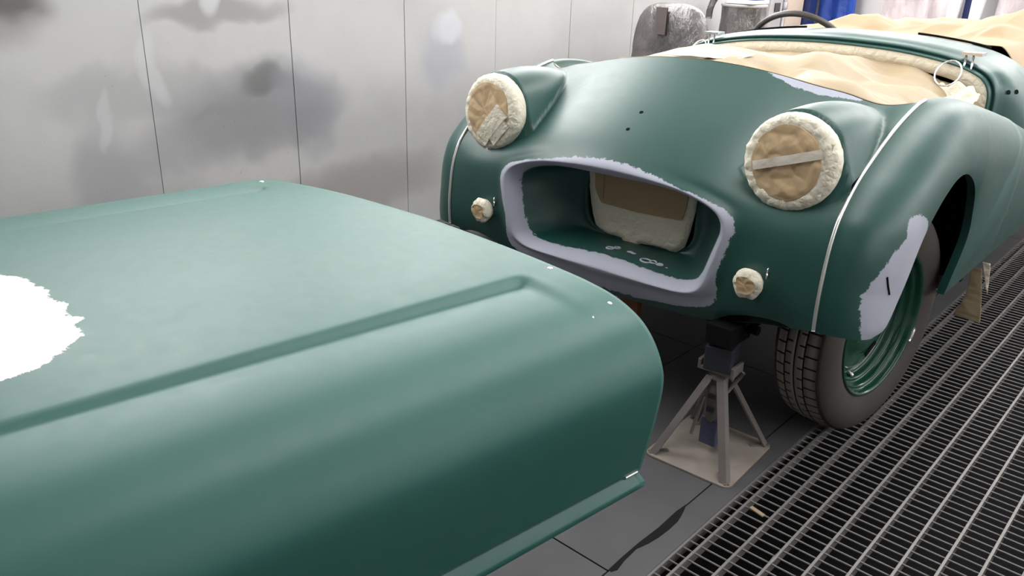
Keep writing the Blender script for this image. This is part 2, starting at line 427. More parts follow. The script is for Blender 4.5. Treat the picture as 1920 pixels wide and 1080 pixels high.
# ceiling and wall lamps; the bare-wall row is added fill light
mL, ntL, bL = new_mat('lamp_diffuser')
bL.inputs['Base Color'].default_value = (0.9, 0.9, 0.9, 1)
bL.inputs['Emission Color'].default_value = (1.0, 0.99, 0.985, 1); bL.inputs['Emission Strength'].default_value = LAMP_STRENGTH
lamp_mats = [mL]
for nm_, st_ in (('lamp_diffuser_ceiling', LAMP_STRENGTH_C), ('fill_diffuser_bare_wall', FILL_STRENGTH_R), ('lamp_diffuser_end_wall', LAMP_STRENGTH_E)):
    m_ = mL.copy(); m_.name = nm_; m_.node_tree.nodes['Principled BSDF'].inputs['Emission Strength'].default_value = st_; lamp_mats.append(m_)
M['lamp_case'] = simple('lamp_case_white', (0.7, 0.7, 0.7), 0.5)
for row, x, tilt, zc, st_l in (('high on the sheet-panel wall', ROOM_X0+0.14, 76, 1.80, 0), ('in the ceiling over the car', -0.45, 0, ROOM_H-0.06, 1), ('added as fill on the bare wall', ROOM_X1-0.14, -76, 1.80, 2)):
    for j, y in enumerate((1.1, 2.4, 3.7, 5.0, 6.0)):
        where = ['level with the loose bonnet', 'level with the car nose', 'level with the cockpit', 'level with the car tail', 'by the far wall'][j]
        ML = Matrix.Translation((x, y, zc)) @ Matrix.Rotation(R(-tilt), 4, 'Y')
        t = empty('wall_lamp', (x, y, zc), 'white lamp box %s, %s' % (row, where), 'lamp', 'booth lamp boxes')
        MB().box(-0.44, 0.44, -0.58, 0.58, 0.0, 0.05, ML).put('case', M['lamp_case'], t)
        MB().box(-0.41, 0.41, -0.55, 0.55, -0.012, 0.0, ML).put('diffuser', lamp_mats[st_l], t)

for x, where in ((-1.9, 'nearest the blue sheet'), (-0.5, 'behind the car tail'), (0.9, 'over the grating end')):
    ML = Matrix.Translation((x, ROOM_Y1-0.14, 1.95)) @ Matrix.Rotation(R(-76), 4, 'X')
    t = empty('wall_lamp', (x, ROOM_Y1-0.14, 1.95), 'white lamp box high on the far end wall, %s' % where, 'lamp', 'booth lamp boxes')
    MB().box(-0.58, 0.58, -0.44, 0.44, 0.0, 0.05, ML).put('case', M['lamp_case'], t)
    MB().box(-0.55, 0.55, -0.41, 0.41, -0.012, 0.0, ML).put('diffuser', lamp_mats[3], t)

# ------------------------------------------------------------------ car
XC = -1.235
RO = R(1.2)
def c2w(P):
    P = np.atleast_2d(np.asarray(P, float)); c, s = math.cos(RO), math.sin(RO); z = P[:, 2]-0.6
    return np.stack([XC+c*P[:, 0]-s*z, P[:, 1], s*P[:, 0]+c*z+0.6], 1)
def cv(p): return Vector(c2w([p])[0])
MCAR = Matrix(((math.cos(RO), 0, -math.sin(RO), XC+0.6*math.sin(RO)), (0, 1, 0, 0), (math.sin(RO), 0, math.cos(RO), 0.6-0.6*math.cos(RO)), (0, 0, 0, 1)))

car = empty('sports_car', (XC, 2.2, 0), 'green vintage roadster without its bonnet, lamps and cockpit masked with paper and tape', 'car')

def cput(name, verts, faces, mat, parent=None, smooth=True, attr=None):
    return put(name, c2w(verts), faces, mat, parent or car, smooth, attr)

# ---- front panel: base surface P(a, t)
TAB = {0.0: [(1.775, .345), (1.748, .40), (1.738, .48), (1.738, .60), (1.745, .69), (1.772, .752), (1.887, .838), (2.12, .963)],
       0.17: [(1.775, .350), (1.748, .40), (1.738, .48), (1.738, .60), (1.746, .685), (1.774, .744), (1.890, .829), (2.125, .954)],
       0.30: [(1.770, .360), (1.748, .405), (1.740, .48), (1.742, .595), (1.752, .675), (1.785, .728), (1.905, .806), (2.137, .934)],
       0.38: [(1.765, .378), (1.748, .42), (1.742, .48), (1.745, .59), (1.759, .665), (1.805, .715), (1.93, .785), (2.148, .918)],
       0.45: [(1.762, .396), (1.747, .435), (1.743, .49), (1.748, .59), (1.766, .66), (1.820, .712), (1.955, .778), (2.160, .905)],
       0.53: [(1.758, .410), (1.746, .45), (1.743, .50), (1.750, .60), (1.772, .665), (1.832, .725), (1.975, .795), (2.178, .887)],
       0.605: [(1.745, .427), (1.743, .465), (1.745, .52), (1.757, .60), (1.785, .675), (1.86, .750), (2.01, .830), (2.235, .899)]}
ka = sorted(TAB)
NT = 141
KP = [(1.745, .427), (1.743, .465), (1.745, .52), (1.757, .60), (1.773, .650), (1.800, .695), (1.86, .750), (1.93, .791), (2.02, .835), (2.12, .872), (2.235, .899), (2.36, .898), (2.51, .873), (2.70, .835), (2.88, .797)]
prof = np.array([catmull(TAB[a], NT) for a in ka])                    # (na, NT, 2)
_fine = catmull(KP, 14*200+1); _idx = np.interp(np.linspace(0, 7, NT), range(8), [0, 1, 2, 3, 4.5, 6, 7.9, 10])*200
prof[-1] = np.stack([np.interp(_idx, range(len(_fine)), _fine[:, k]) for k in (0, 1)], 1)
ka_full = np.array([-a for a in ka[:0:-1]]+ka); prof_full = np.concatenate([prof[:0:-1], prof])
def spline_coef(x, Y):
    """natural cubic spline second derivatives along axis 0"""
    n = len(x); A = np.zeros((n, n)); B = np.zeros_like(Y); A[0, 0] = A[-1, -1] = 1; h = np.diff(x)
    for i in range(1, n-1):
        A[i, i-1], A[i, i], A[i, i+1] = h[i-1], 2*(h[i-1]+h[i]), h[i]
        B[i] = 6*((Y[i+1]-Y[i])/h[i]-(Y[i]-Y[i-1])/h[i-1])
    return np.linalg.solve(A, B.reshape(n, -1)).reshape(Y.shape)
M2 = spline_coef(ka_full, prof_full)
def base(a, t):
    a = np.clip(np.asarray(a, float), -.605, .605); t = np.clip(np.asarray(t, float), 0, 1)
    i = np.clip(np.searchsorted(ka_full, a)-1, 0, len(ka_full)-2)
    h = ka_full[i+1]-ka_full[i]; A = (ka_full[i+1]-a)/h; B = 1-A
    ti = t*(NT-1); j = np.minimum(ti.astype(int), NT-2); u = (ti-j)[:, None]
    def s(k):
        Y0, Y1 = prof_full[i, k], prof_full[i+1, k]; S0, S1 = M2[i, k], M2[i+1, k]
        A_, B_ = A[:, None], B[:, None]
        return A_*Y0+B_*Y1+((A_**3-A_)*S0+(B_**3-B_)*S1)*(h[:, None]**2)/6
    q = s(j)*(1-u)+s(j+1)*u
    return np.stack([a, q[:, 0], q[:, 1]], 1)
def t_of_z(a, z):
    a = np.asarray(a, float); z = np.asarray(z, float); lo = np.zeros(len(a)); hi = np.ones(len(a))
    for _ in range(24):
        m = (lo+hi)/2; zz = base(a, m)[:, 2]; up = zz < z; lo = np.where(up, m, lo); hi = np.where(up, hi, m)
    return (lo+hi)/2
# mouth ridge and primer outlines (right half, (a, z)), mirrored
def closed_half(h, n=600):
    h = list(h); full = h+[(-a, z) for a, z in h[-2:0:-1]]
    return catmull(full, n, closed=True)
MOUTH = closed_half([(0, .430), (.15, .429), (.25, .432), (.298, .446), (.322, .475), (.338, .525), (.352, .575), (.359, .61), (.352, .640), (.325, .663), (.27, .683), (.2, .697), (.1, .706), (0, .709)])
PRIM = closed_half([(0, .362), (.115, .366), (.256, .386), (.335, .412), (.354, .447), (.352, .504), (.364, .545), (.377, .595), (.381, .628), (.359, .660), (.30, .681), (.213, .700), (.1, .722), (0, .730)])
AC, TC = 0.0, 0.36
def to_at(c): return np.stack([c[:, 0], t_of_z(c[:, 0], c[:, 1])], 1)
def star(c_at, ang):
    w = (c_at-[AC, TC])/[0.605, 0.5]; th = np.unwrap(np.arctan2(w[:, 1], w[:, 0])); r = np.hypot(w[:, 0], w[:, 1])
    if th[-1] < th[0]: th, r = th[::-1], r[::-1]
    o = np.argsort(np.mod(th, 2*np.pi)); th, r = np.mod(th, 2*np.pi)[o], r[o]
    return np.interp(ang, np.r_[th-2*np.pi, th, th+2*np.pi], np.r_[r, r, r])
# boundary of the domain, sampled along its perimeter
nb = 110; nsd = 90
bd = np.concatenate([np.stack([np.linspace(-.605, .605, nb, endpoint=False), np.zeros(nb)], 1), np.stack([np.full(nsd, .605), np.linspace(0, 1, nsd, endpoint=False)], 1),
                     np.stack([np.linspace(.605, -.605, nb+30, endpoint=False), np.ones(nb+30)], 1), np.stack([np.full(nsd, -.605), np.linspace(1, 0, nsd, endpoint=False)], 1)])
wb = (bd-[AC, TC])/[0.605, 0.5]; ang = np.mod(np.arctan2(wb[:, 1], wb[:, 0]), 2*np.pi); rb = np.hypot(wb[:, 0], wb[:, 1])
rm = star(to_at(MOUTH), ang); rp = star(to_at(PRIM), ang)
NR = 72; NA = len(bd)
dirs = np.stack([np.cos(ang)*0.605, np.sin(ang)*0.5], 1)
POD_A, POD_Z, POD_R = 0.472, 0.794, 0.106
def pod_height(a, y):
    """height of the headlamp nacelle over (|a|, y)"""
    t = np.clip((y-1.83)/0.37, 0, 1)
    top = 0.907+0.010*np.sin(np.pi*np.minimum(t*1.2, 1))-0.030*t**2
    w = np.maximum(POD_R*np.sqrt(np.maximum(1-t**2.4, 0)), 0.004)+0.003
    a0 = POD_A+0.030*t
    q = np.abs(np.abs(a)-a0)/w; qc = np.minimum(q, 0.93)
    h = top-w*0.98*(1-np.sqrt(1-qc**2))-np.maximum(q-0.93, 0)*w*2.6
    h -= np.maximum(1.835-y, 0)*6.0
    h -= np.maximum(y-2.20, 0)*1.5
    return h
D = np.array([0, 0, 1.0])
def with_pod(P, k=0.004):
    lo = np.full(len(P), -0.12); hi = np.full(len(P), 0.35)
    # largest t with the point under the pod roof: march then refine
    ts = np.linspace(-0.10, 0.33, 173); best = np.full(len(P), -0.10)
    for t in ts:
        Q = P+t*D; ins = Q[:, 2] < pod_height(Q[:, 0], Q[:, 1]); best = np.where(ins, t, best)
    step = ts[1]-ts[0]; lo, hi = best, best+step
    for _ in range(14):
        m = (lo+hi)/2; Q = P+m[:, None]*D; ins = Q[:, 2] < pod_height(Q[:, 0], Q[:, 1]); lo = np.where(ins, m, lo); hi = np.where(ins, hi, m)
    h = np.clip(0.5+0.5*lo/k/2, 0, 1); t = lo*h+k*2*h*(1-h)*0.5
    return P+np.maximum(t, 0)[:, None]*D
rows, prim = [], []
for i in range(NR+1):
    f = (i/NR)**1.15
    r = rm+(rb-rm)*f
    at = np.array([AC, TC])+dirs*r[:, None]
    Pm = base(at[:, 0], at[:, 1])
    Mm = base(*(np.array([AC, TC])+dirs*rm[:, None]).T); Pp = base(*(np.array([AC, TC])+dirs*rp[:, None]).T)
    d = np.linalg.norm(Pm-Mm, axis=1)
    Pm[:, 1] -= 0.016*np.exp(-(d/0.026)**2)*(1 if i else 1)
    sgn = np.where(r > rp, 1, -1); sd = sgn*np.linalg.norm(Pm[:, [0, 2]]-Pp[:, [0, 2]], axis=1)
    # primer strip along the opening edge on the car's left half
    e = base(at[:, 0], np.ones(NA)); de = np.linalg.norm(Pm-e, axis=1)
    strip = np.maximum(de-0.030*np.clip(1-np.abs((at[:, 0]-0.36)/0.13)**2, 0, 1), np.abs(at[:, 0]-0.36)-0.13)
    sd = np.minimum(sd, strip)
    rows.append(with_pod(Pm)); prim.append(sd)
# inward lip and air duct
Mr = rows[0]; cz = 0.565
inner = []
ap_hw, ap_z0, ap_z1, ap_y = 0.185, 0.463, 0.665, 1.905
for (dl, dy) in [(0.003, 0.0015), (0.008, 0.006), (0.014, 0.014), (0.021, 0.026), (0.028, 0.042)]:
    v = np.stack([-Mr[:, 0]*0.75, np.zeros(NA), (cz-Mr[:, 2])], 1); v /= np.linalg.norm(v, axis=1)[:, None]
    q = Mr+v*dl; q[:, 1] += dy; inner.append(q)
last = inner[-1]
th = np.arctan2((last[:, 2]-cz)/0.12, last[:, 0]/0.33)
ap = np.stack([ap_hw*np.sign(np.cos(th))*np.abs(np.cos(th))**0.55, np.full(NA, ap_y), (ap_z0+ap_z1)/2+(ap_z1-ap_z0)/2*np.sign(np.sin(th))*np.abs(np.sin(th))**0.55], 1)
for s in np.linspace(0, 1, 11)[1:]:
    e = s*s*(3-2*s)*0.5+s*0.5
    inner.append(last*(1-e)+ap*e+np.array([0, 0, 0])+np.stack([0*last[:, 0], 0.04*np.sin(np.pi*s)*np.ones(NA), 0*last[:, 0]], 1))
back = inner[-1]+[0, 0.03, 0]
inner.append(back)
allr = inner[::-1]+rows
pin = []
for i, q in enumerate(inner): pin.append(np.full(NA, -0.02 if i < 4 else (0.004 if i == 4 else 0.03)))
lipd = [np.full(NA, v) for v in (-0.03, -0.026, -0.02, -0.012, -0.002)]+[np.full(NA, 0.012+0.01*i) for i in range(len(inner)-5)]
P_all = np.concatenate(allr); S_all = np.concatenate(lipd[::-1]+prim)
cput('front_panel', P_all, grid_faces(len(allr), NA, False, True, flip=True), M['paint'], attr={'primer': S_all})

# flange along the bonnet opening (downturned lip) so the edge has depth
ae = np.linspace(-.605, .605, 121); E0 = base(ae, np.ones(121)); E0 = with_pod(E0)
E1 = E0+[0, 0.012, -0.006]; E2 = E0+[0, 0.014, -0.05]
cput('opening_flange', np.concatenate([E0, E1, E2]), grid_faces(3, 121), M['paint_plain'])
Bb = base(ae, np.zeros(121)); B1 = Bb+[0, 0.02, -0.008]; B2 = Bb+[0, 0.10, 0.01]
cput('apron_return', np.concatenate([Bb, B1, B2]), grid_faces(3, 121), M['paint_plain'])

# radiator aperture: masked with kraft paper and tape
def crumple_sheet(nx, ny, fn, amp, sc, seed):
    v = []
    for i in range(nx):
        for j in range(ny):
            p, n = fn(i/(nx-1), j/(ny-1)); d = amp*(fold(p[0], p[1], p[2]+seed, sc)-0.3)+amp*0.7*nz(p[0]+seed, p[1], p[2], sc*1.7)
            v.append(np.asarray(p)+np.asarray(n)*d)
    return np.array(v)
mask = empty('radiator_mask', cv((0, 1.9, .46)), None); mask.parent = car; mask.location = cv((0, 1.9, .46))-car.location; WLOC[mask.name] = cv((0, 1.9, .46))
def out_poly(pts, y0, name, mat, parent, amp=0.002, thick=0.002, seed=0, sub=7):
    """crumpled flat outline with thickness in the (a, z) plane at depth y0"""
    P = arclen(np.array(list(pts)+[pts[0]]), 65)[:-1]; c = P.mean(0); V = []; n = len(P)
    for k in range(sub+1):
        for p in P:
            q = c+(p-c)*(1-k/sub) if k < sub else c+(p-c)*0.02
            d = amp*(fold(q[0], seed, q[1], 22)-0.3)+amp*nz(q[0], seed, q[1], 45)
            V.append((q[0], y0+d, q[1]))
    o = len(V); V += [(p[0], y0+thick, p[1]) for p in P]
    F = grid_faces(sub+1, n, False, True, flip=True)+[tuple(range(sub*n, sub*n+n))]
    F += [(i, (i+1) % n, o+(i+1) % n, o+i) for i in range(n)]
    return cput(name, V, F, mat, parent, smooth=amp > .001)
out_poly([(-.176, .665), (-.172, .60), (-.160, .535), (-.143, .487), (-.105, .470), (-.055, .470), (-.03, .452), (-.012, .448), (.02, .466), (.075, .470), (.135, .467), (.160, .486), (.172, .53), (.184, .60), (.186, .665)],
         1.903, 'tape_border', M['tape'], mask, amp=0.004, thick=0.004, seed=3)
out_poly([(-.152, .664), (-.148, .60), (-.125, .560), (.0, .556), (.148, .562), (.158, .60), (.163, .664)], 1.897, 'kraft_sheet', M['kraft_plain'], mask, amp=0.0006, thick=0.003, seed=5)
out_poly([(-.118, .664), (-.118, .575), (-.1165, .575), (-.1165, .664)], 1.8945, 'paper_seam', M['kraft_light'], mask, amp=0, thick=0.002)
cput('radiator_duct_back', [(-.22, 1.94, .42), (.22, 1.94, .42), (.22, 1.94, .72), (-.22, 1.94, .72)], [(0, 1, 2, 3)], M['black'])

# ---- fenders
LB = [(.708, 1.835, .413), (.722, 1.870, .432), (.728, 1.906, .491), (.731, 1.935, .540), (.733, 1.960, .588), (.734, 1.992, .632), (.735, 2.032, .668), (.735, 2.090, .703), (.735, 2.165, .732), (.734, 2.245, .734), (.732, 2.325, .708), (.729, 2.390, .668), (.727, 2.428, .608), (.723, 2.450, .510), (.708, 2.400, .358)]
# beyond the arch the sill runs back to the door gap
KP2 = [(2.88, .797)]; NWf = 150
Kc = catmull(KP, NWf); Lc = catmull(LB, NWf)
aK = 0.605+0.015*np.clip((Kc[:, 0]-2.2)/0.3, 0, 1)
K3 = np.stack([aK, Kc[:, 0], Kc[:, 1]], 1)
NS = 44
def fender_section(k, l, s, dr_max=0.17, amax=0.738):
    yz = l[1:]-k[1:]; Dn = np.linalg.norm(yz); u = yz/Dn; dr = min(Dn, dr_max); am = amax if Dn > dr_max*1.02 else l[0]
    am = l[0]+(amax-l[0])*min(1, max(0, (Dn-dr_max)/0.08))
    L1 = (dr+(am-k[0]))*0.78; L2 = Dn-dr; x = s*(L1+L2)
    if x <= L1:
        th = x/L1*math.pi/2; a = k[0]+(am-k[0])*math.sin(th)**0.92; d = dr*(1-math.cos(th)**0.92)
    else:
        f = (x-L1)/max(L2, 1e-6); a = am+(l[0]-am)*f*f; d = dr+L2*f
    return np.array([a, *(k[1:]+u*d)])
FV = np.array([fender_section(K3[i], Lc[i], j/(NS-1)) for i in range(NWf) for j in range(NS)])
# rear part of the side: strip between the arch tail / crest and the sill, up to the door gap
KR = catmull([(.620, 2.88, .797), (.620, 2.885, .794)], 2)
# wheel-arch return flange
arch_in = Lc+np.array([-0.022, 0, 0]); cen = np.array([2.15, .40])
arch_in[:, 1:] += (Lc[:, 1:]-cen)*0.02
# side filler behind the arch: region right of the last section line, bounded by crest -> door gap -> sill
def bez(p, q, n): return np.linspace(p, q, n)
last_sec = FV.reshape(NWf, NS, 3)[-1]
gapline = np.array([fender_section(np.array([.620, 2.885, .796]), np.array([.705, 2.83, .36]), j/(NS-1)) for j in range(NS)])
SIDE = np.array([last_sec*(1-f)+gapline*f for f in np.linspace(0, 1, 16)])
SIDE[:, :, 0] += (0.012*np.sin(np.pi*np.linspace(0, 1, NS))[None, :]*np.sin(np.pi*np.linspace(0, 1, 16))[:, None])
patch_poly = [(1.84, .36), (1.90, .43), (1.92, .491), (1.95, .540), (1.975, .588), (2.005, .632), (1.985, .668), (1.945, .690), (1.915, .692), (1.894, .685), (1.885, .668), (1.883, .650), (1.868, .640), (1.841, .620), (1.824, .596), (1.812, .582), (1.797, .558), (1.790, .540), (1.779, .526), (1.778, .498), (1.779, .470), (1.785, .44), (1.80, .40)]
full = np.concatenate([FV, SIDE[1:].reshape(-1, 3)])
ff = grid_faces(NWf+15, NS)
ff2 = grid_faces(2, NWf)
def fender(sgn):
    s = np.array([sgn, 1, 1]); name = 'fender'
    sd = poly_sd(full[:, 1:], patch_poly) if sgn > 0 else np.full(len(full), 0.3)
    if sgn > 0: sd = np.where(full[:, 0] < 0.63, 0.2, sd)
    fl_ = ff if sgn > 0 else [f[::-1] for f in ff]
    o = cput('fender', full*s, fl_, M['paint'], attr={'primer': sd})
    V = np.concatenate([Lc, arch_in]); cput('arch_lip', V*s, ff2, M['paint_plain'], o)
    # bonnet gutter on the inner side of the crest
    kk_ = K3[100:]; V = np.concatenate([kk_, kk_+[-0.022, 0, -0.006], kk_+[-0.03, 0, -0.06]])
    cput('gutter', V*s, grid_faces(3, len(kk_)), M['paint_plain'], o)
    # bead
    n_b = int(NWf*10.1/14)
    mb = MB().tube(c2w((K3[:n_b]+[0.0, -0.001, 0.002])*s), 0.0045, 8)
    mb.put('bead_trim', M['bead'], car, smooth=True)
    # front edge lip below
    bot = np.array([fender_section(K3[0], Lc[0], j/(NS-1)) for j in range(NS)])
    cput('fender_return', np.concatenate([bot, bot+[-0.012, 0.012, -0.004], bot+[-0.05, 0.05, 0.0]])*s, grid_faces(3, NS), M['paint_plain'], o)
    return o
fR = fender(1); fL = fender(-1)
# slot in the primer patch on the near fender
mb = MB(); sl = [(.716, 1.831, .567), (.719, 1.838, .546), (.722, 1.850, .522)]
mb.tube(c2w(np.array(sl)+[0.0008, -0.001, 0]), 0.0022, 6).put('trim_slot', M['black'], fR, smooth=True)

# ---- door and sill behind the fender
gl2 = gapline+np.array([0, 0.005, 0])
endl = np.array([fender_section(np.array([.640, 4.4, .62]), np.array([.705, 4.4, .36]), j/(NS-1)) for j in range(NS)])
midl = np.array([fender_section(np.array([.630, 3.45, .655]), np.array([.705, 3.45, .36]), j/(NS-1)) for j in range(NS)])
DO = [gl2*(1-f)+midl*f for f in np.linspace(0, 1, 12)]+[midl*(1-f)+endl*f for f in np.linspace(0, 1, 12)[1:]]
DO = np.concatenate(DO)
for s in (1, -1):
    cput('door', DO*np.array([s, 1, 1]), grid_faces(23, NS) if s > 0 else [f[::-1] for f in grid_faces(23, NS)], M['paint_plain'])
    gd = gapline+np.array([-0.004, 0.0025, 0]); gv = np.concatenate([gd+[-.006, -.004, 0], gd+[-.006, .008, 0]])
    cput('shut_line', gv*np.array([s, 1, 1]), grid_faces(2, NS), M['black'])
    sill = np.array([(.700, y, z) for y in np.linspace(2.36, 4.4, 20) for z in (.364, .345)]+[(.66, y, .335) for y in np.linspace(2.36, 4.4, 20)])
    v = []
    for y in np.linspace(2.46, 4.4, 20): v += [(.703, y, .366), (.693, y, .350), (.62, y, .345)]
    cput('sill', np.array(v)*np.array([s, 1, 1]), grid_faces(20, 3), M['tape_grey' if s > 0 else 'paint_plain'])

# ---- inner wheel wells, floor pan with light-blocking tray, chassis
for s in (1, -1):
    mb = MB().box(0.36, 0.375, 1.80, 2.62, .30, .62); mb.box(0.36, 0.375, 2.02, 2.62, .62, .76)
    mb.box(0.36, 0.70, 2.60, 2.62, .34, .76); mb.box(0.375, 0.60, 2.05, 2.60, .76, .77)
    cput('inner_wing', [(v[0]*s, v[1], v[2]) for v in mb.v], mb.f, M['black'], smooth=False)
    mb = MB().box(0.335, 0.425, 1.70+0.075, 4.6, .372, .45)
    mb.box(0.345, 0.415, 1.725, 1.83, .3236, .374)
    cput('chassis_rail', [(v[0]*s, v[1], v[2]) for v in mb.v], mb.f, M['black'], smooth=False)
mb = MB().box(-0.34, 0.34, 1.95, 2.05, .37, .45); mb.box(-.36, .36, 2.05, 4.5, .38, .40); mb.box(-.36, .36, 1.80, 1.95, .405, .415)  # forward tray is added, unseen, to keep light from under the nose
cput('floor_pan_and_blocker', mb.v, mb.f, M['black'], smooth=False)
mb = MB().box(-0.36, 0.36, 1.96, 1.97, .38, .80); mb.box(-.36, .36, 3.0, 3.02, .36, .86)
cput('bulkhead', mb.v, mb.f, M['black'], smooth=False)
M['rust'] = simple('rusty_iron', (.20, .075, .03), .8, var=.4, scale=30)
for bx_ in ((-.655, -.53, 1.835, 1.865, .366, .388), (.0, .060, 1.845, 1.870, .268, .352)):
    mb = MB().box(*bx_); cput('bumper_iron', mb.v, mb.f, M['rust'], smooth=False)
mb = MB().tube([(-.45, 1.80, .36), (.45, 1.80, .36)], .012, 8); cput('front_crossbar', [tuple(v) for v in mb.v], mb.f, M['black'])

# ---- scuttle with rain gutter round the bonnet opening
def half_full(h): return np.array([(-a, z) for a, z in h[:0:-1]]+list(h))
I_h = [(0, .980), (.15, .976), (.30, .965), (.45, .940), (.53, .913), (.568, .885), (.588, .845), (.592, .79), (.588, .70)]
O_h = [(0, .990), (.15, .986), (.30, .975), (.45, .953), (.55, .918), (.61, .870), (.645, .81), (.665, .74), (.675, .64)]
NI = 161
Ic = catmull(half_full(I_h), NI); Oc = catmull(half_full(O_h), NI)
Ic = arclen(Ic, NI); Oc = arclen(Oc, NI)
cenS = np.array([0, .70])
def ring(c, off, y):
    nrm = np.stack([np.gradient(c[:, 1]), -np.gradient(c[:, 0])], 1); nrm /= np.linalg.norm(nrm, axis=1)[:, None]
    if nrm[NI//2][1] < 0: nrm = -nrm
    q = c+nrm*off; return np.stack([q[:, 0], np.full(NI, y), q[:, 1]], 1)
rings = [ring(Ic, -0.022, 3.020), ring(Ic, -0.021, 3.004), ring(Ic, -0.018, 3.000), ring(Ic, -0.014, 3.004), ring(Ic, -0.012, 3.030), ring(Ic, -0.009, 3.034), ring(Ic, -0.007, 3.026), ring(Ic, -0.003, 3.024), ring(Ic, 0.0, 3.030), ring(Ic, 0.003, 3.050), ring(Ic, 0.004, 3.065)]
for f in np.linspace(0, 1, 8)[1:]:
    c = Ic*(1-f)+Oc*f; rings.append(ring(c, 0.004*(1-f)+0.006*math.sin(math.pi*f), 3.065+0.10*f))
rings += [ring(Oc, 0.004, 3.26), ring(Oc, 0.002, 3.34), ring(Oc, -0.010, 3.36), ring(Oc, -0.04, 3.365)]
cput('scuttle', np.concatenate(rings), grid_faces(len(rings), NI), M['paint_plain'])
tb = [ring(Ic, -0.020, 3.006), ring(Ic, -0.034, 3.003), ring(Ic, -0.064, 3.006), ring(Ic, -0.064, 3.009), ring(Ic, -0.020, 3.010)]
cput('tape_edging', np.concatenate(tb), grid_faces(5, NI), M['tape'])
# black sealing strips on the scuttle's rear edge
q = ring(Oc, 0.006, 3.352)
for sl_ in (slice(34, 62), slice(100, 124)):
    MB().tube(c2w(q[sl_]), 0.0045, 6).put('seal_strip', M['black'], car, smooth=True)

# ---- bonnet catches on the scuttle edge (plate, two pins, wire loop)
def catch(a, z, s, loop):
    t = empty('bonnet_catch', (0, 0, 0)); w = cv((a, 3.05, z)); t.parent = car; t.location = w-car.location; WLOC[t.name] = w
    mb = MB().box(a-.030, a+.030, 3.02, 3.075, z+.012, z+.022, None); o = cput('plate', mb.v, mb.f, M['bright'], t, smooth=False)
    for d in (-.016, .006):
        mb = MB().tube([(a+d*s, 3.022, z+.014), (a+d*s, 3.018, z-.030)], .0035, 8); cput('pin', [tuple(v) for v in mb.v], mb.f, M['bright'], t)
    la, lz, r = loop
    pts = [(la+r*math.cos(k/28*2*math.pi), 2.965+0.030*math.sin(k/28*2*math.pi), lz+r*0.98*math.sin(k/28*2*math.pi)) for k in range(28)]
    mb = MB().tube(pts, .0030, 8, closed=True); cput('wire_loop', [tuple(v) for v in mb.v], mb.f, M['bright'], t)
catch(.497, .938, 1, (.452, .896, .038))
catch(-.450, .947, -1, (-.468, .912, .026))

# ---- headlamps wrapped in paper and tape
def headlamp(s):
    c = np.array([POD_A*s, 1.800, .792]); n = np.array([0.03*s, -0.995, 0.08]); n /= np.linalg.norm(n)
    w = cv(c); t = empty('headlamp', (0, 0, 0)); t.parent = car; t.location = w-car.location; WLOC[t.name] = w
    u = np.cross(n, [0, 0, 1.0]); u /= np.linalg.norm(u); v = np.cross(u, n)
    def P(r, th, h): return c+u*(r*math.cos(th))+v*(r*math.sin(th))+n*h
    NTh = 144
    prof_ = [(.104, -.045), (.109, -.030), (.112, -.014), (.1125, -.002), (.110, .008), (.105, .014), (.099, .017), (.093, .0185), (.088, .019), (.083, .0180), (.074, .0150), (.055, .010)]
    V = []
    for r, h in prof_:
        for k in range(NTh):
            th = 2*math.pi*k/NTh; q = P(r, th, h); d = 0.0018*nz(math.cos(th)*11+s, math.sin(th)*11, h*60)+0.0040*(fold(q[0], q[1], q[2], 40)-.3)
            V.append(P(r+0.7*d+0.0012*nz(math.cos(th)*3, math.sin(th)*3, s*5), th, h+d))
    cput('tape_ring', V, grid_faces(len(prof_), NTh, False, True, flip=s < 0 and False), M['tape'], t)
    # crumpled kraft disc
    V = []; rad = [0.0005]+[.0025*k_ for k_ in range(1, 36)]+[.089]
    for i, r in enumerate(rad):
        for k in range(NTh):
            th = 2*math.pi*k/NTh
            ro = r*(1+0.05*nz(math.cos(th)*2.2+s*3, math.sin(th)*2.2, 1.3)*(r/.089)-(0.13*max(0, math.cos(th-(3.0 if s > 0 else -2.4)))*(r/.089)))
            q = P(ro, th, 0); h = 0.0215+0.0040*tri(q[0], q[2], 24, 5+s, .8)+0.0016*tri(q[0], q[2], 60, 8, .3)+.0065*(fold(q[0]+.3*q[2], s, q[2], 19)-.3)
            h = 0.0185*(1-min(1, (.089-r)/.012))+h*min(1, (.089-r)/.012)
            if i == len(rad)-1: h = 0.014
            V.append(P(ro, th, h))
    cput('kraft_disc', V, grid_faces(len(rad), NTh, False, True), M['kraft'], t)
    def strip(a0, b0, a1, b1, wd, mat, nm, hh=.031, nseg=24):
        p0, p1 = np.array([a0, b0]), np.array([a1, b1]); dd = (p1-p0)/np.linalg.norm(p1-p0); pn = np.array([-dd[1], dd[0]]); V = []
        for i in range(nseg+1):
            for j in range(6):
                q = p0+(p1-p0)*i/nseg+pn*wd*((j/5)-.5); r = math.hypot(*q)
                hb = hh-0.011*min(1, (r/.09)**3)+0.003*(fold(q[0], q[1], s, 30)-.3)
                V.append(c+u*q[0]+v*q[1]+n*hb)
        o = len(V); V += [p-n*0.004 for p in V]
        F = grid_faces(nseg+1, 6)+[tuple(x+o for x in f[::-1]) for f in grid_faces(nseg+1, 6)]
        cput(nm, V, F, mat, t)
    if s > 0:
        strip(.080, -.018, -.074, .030, .021, M['tape_grey'], 'tape_strip')
        strip(-.072, -.062, -.080, .055, .030, M['tape'], 'tape_patch', .026)
    else:
        strip(.020, -.085, -.065, .012, .050, M['tape'], 'tape_patch', .034)
        strip(-.020, -.080, -.076, -.02, .040, M['tape'], 'tape_patch', .033)
        strip(.004, -.100, .007, -.127, .012, M['tape'], 'tape_tab', .022)
    return t
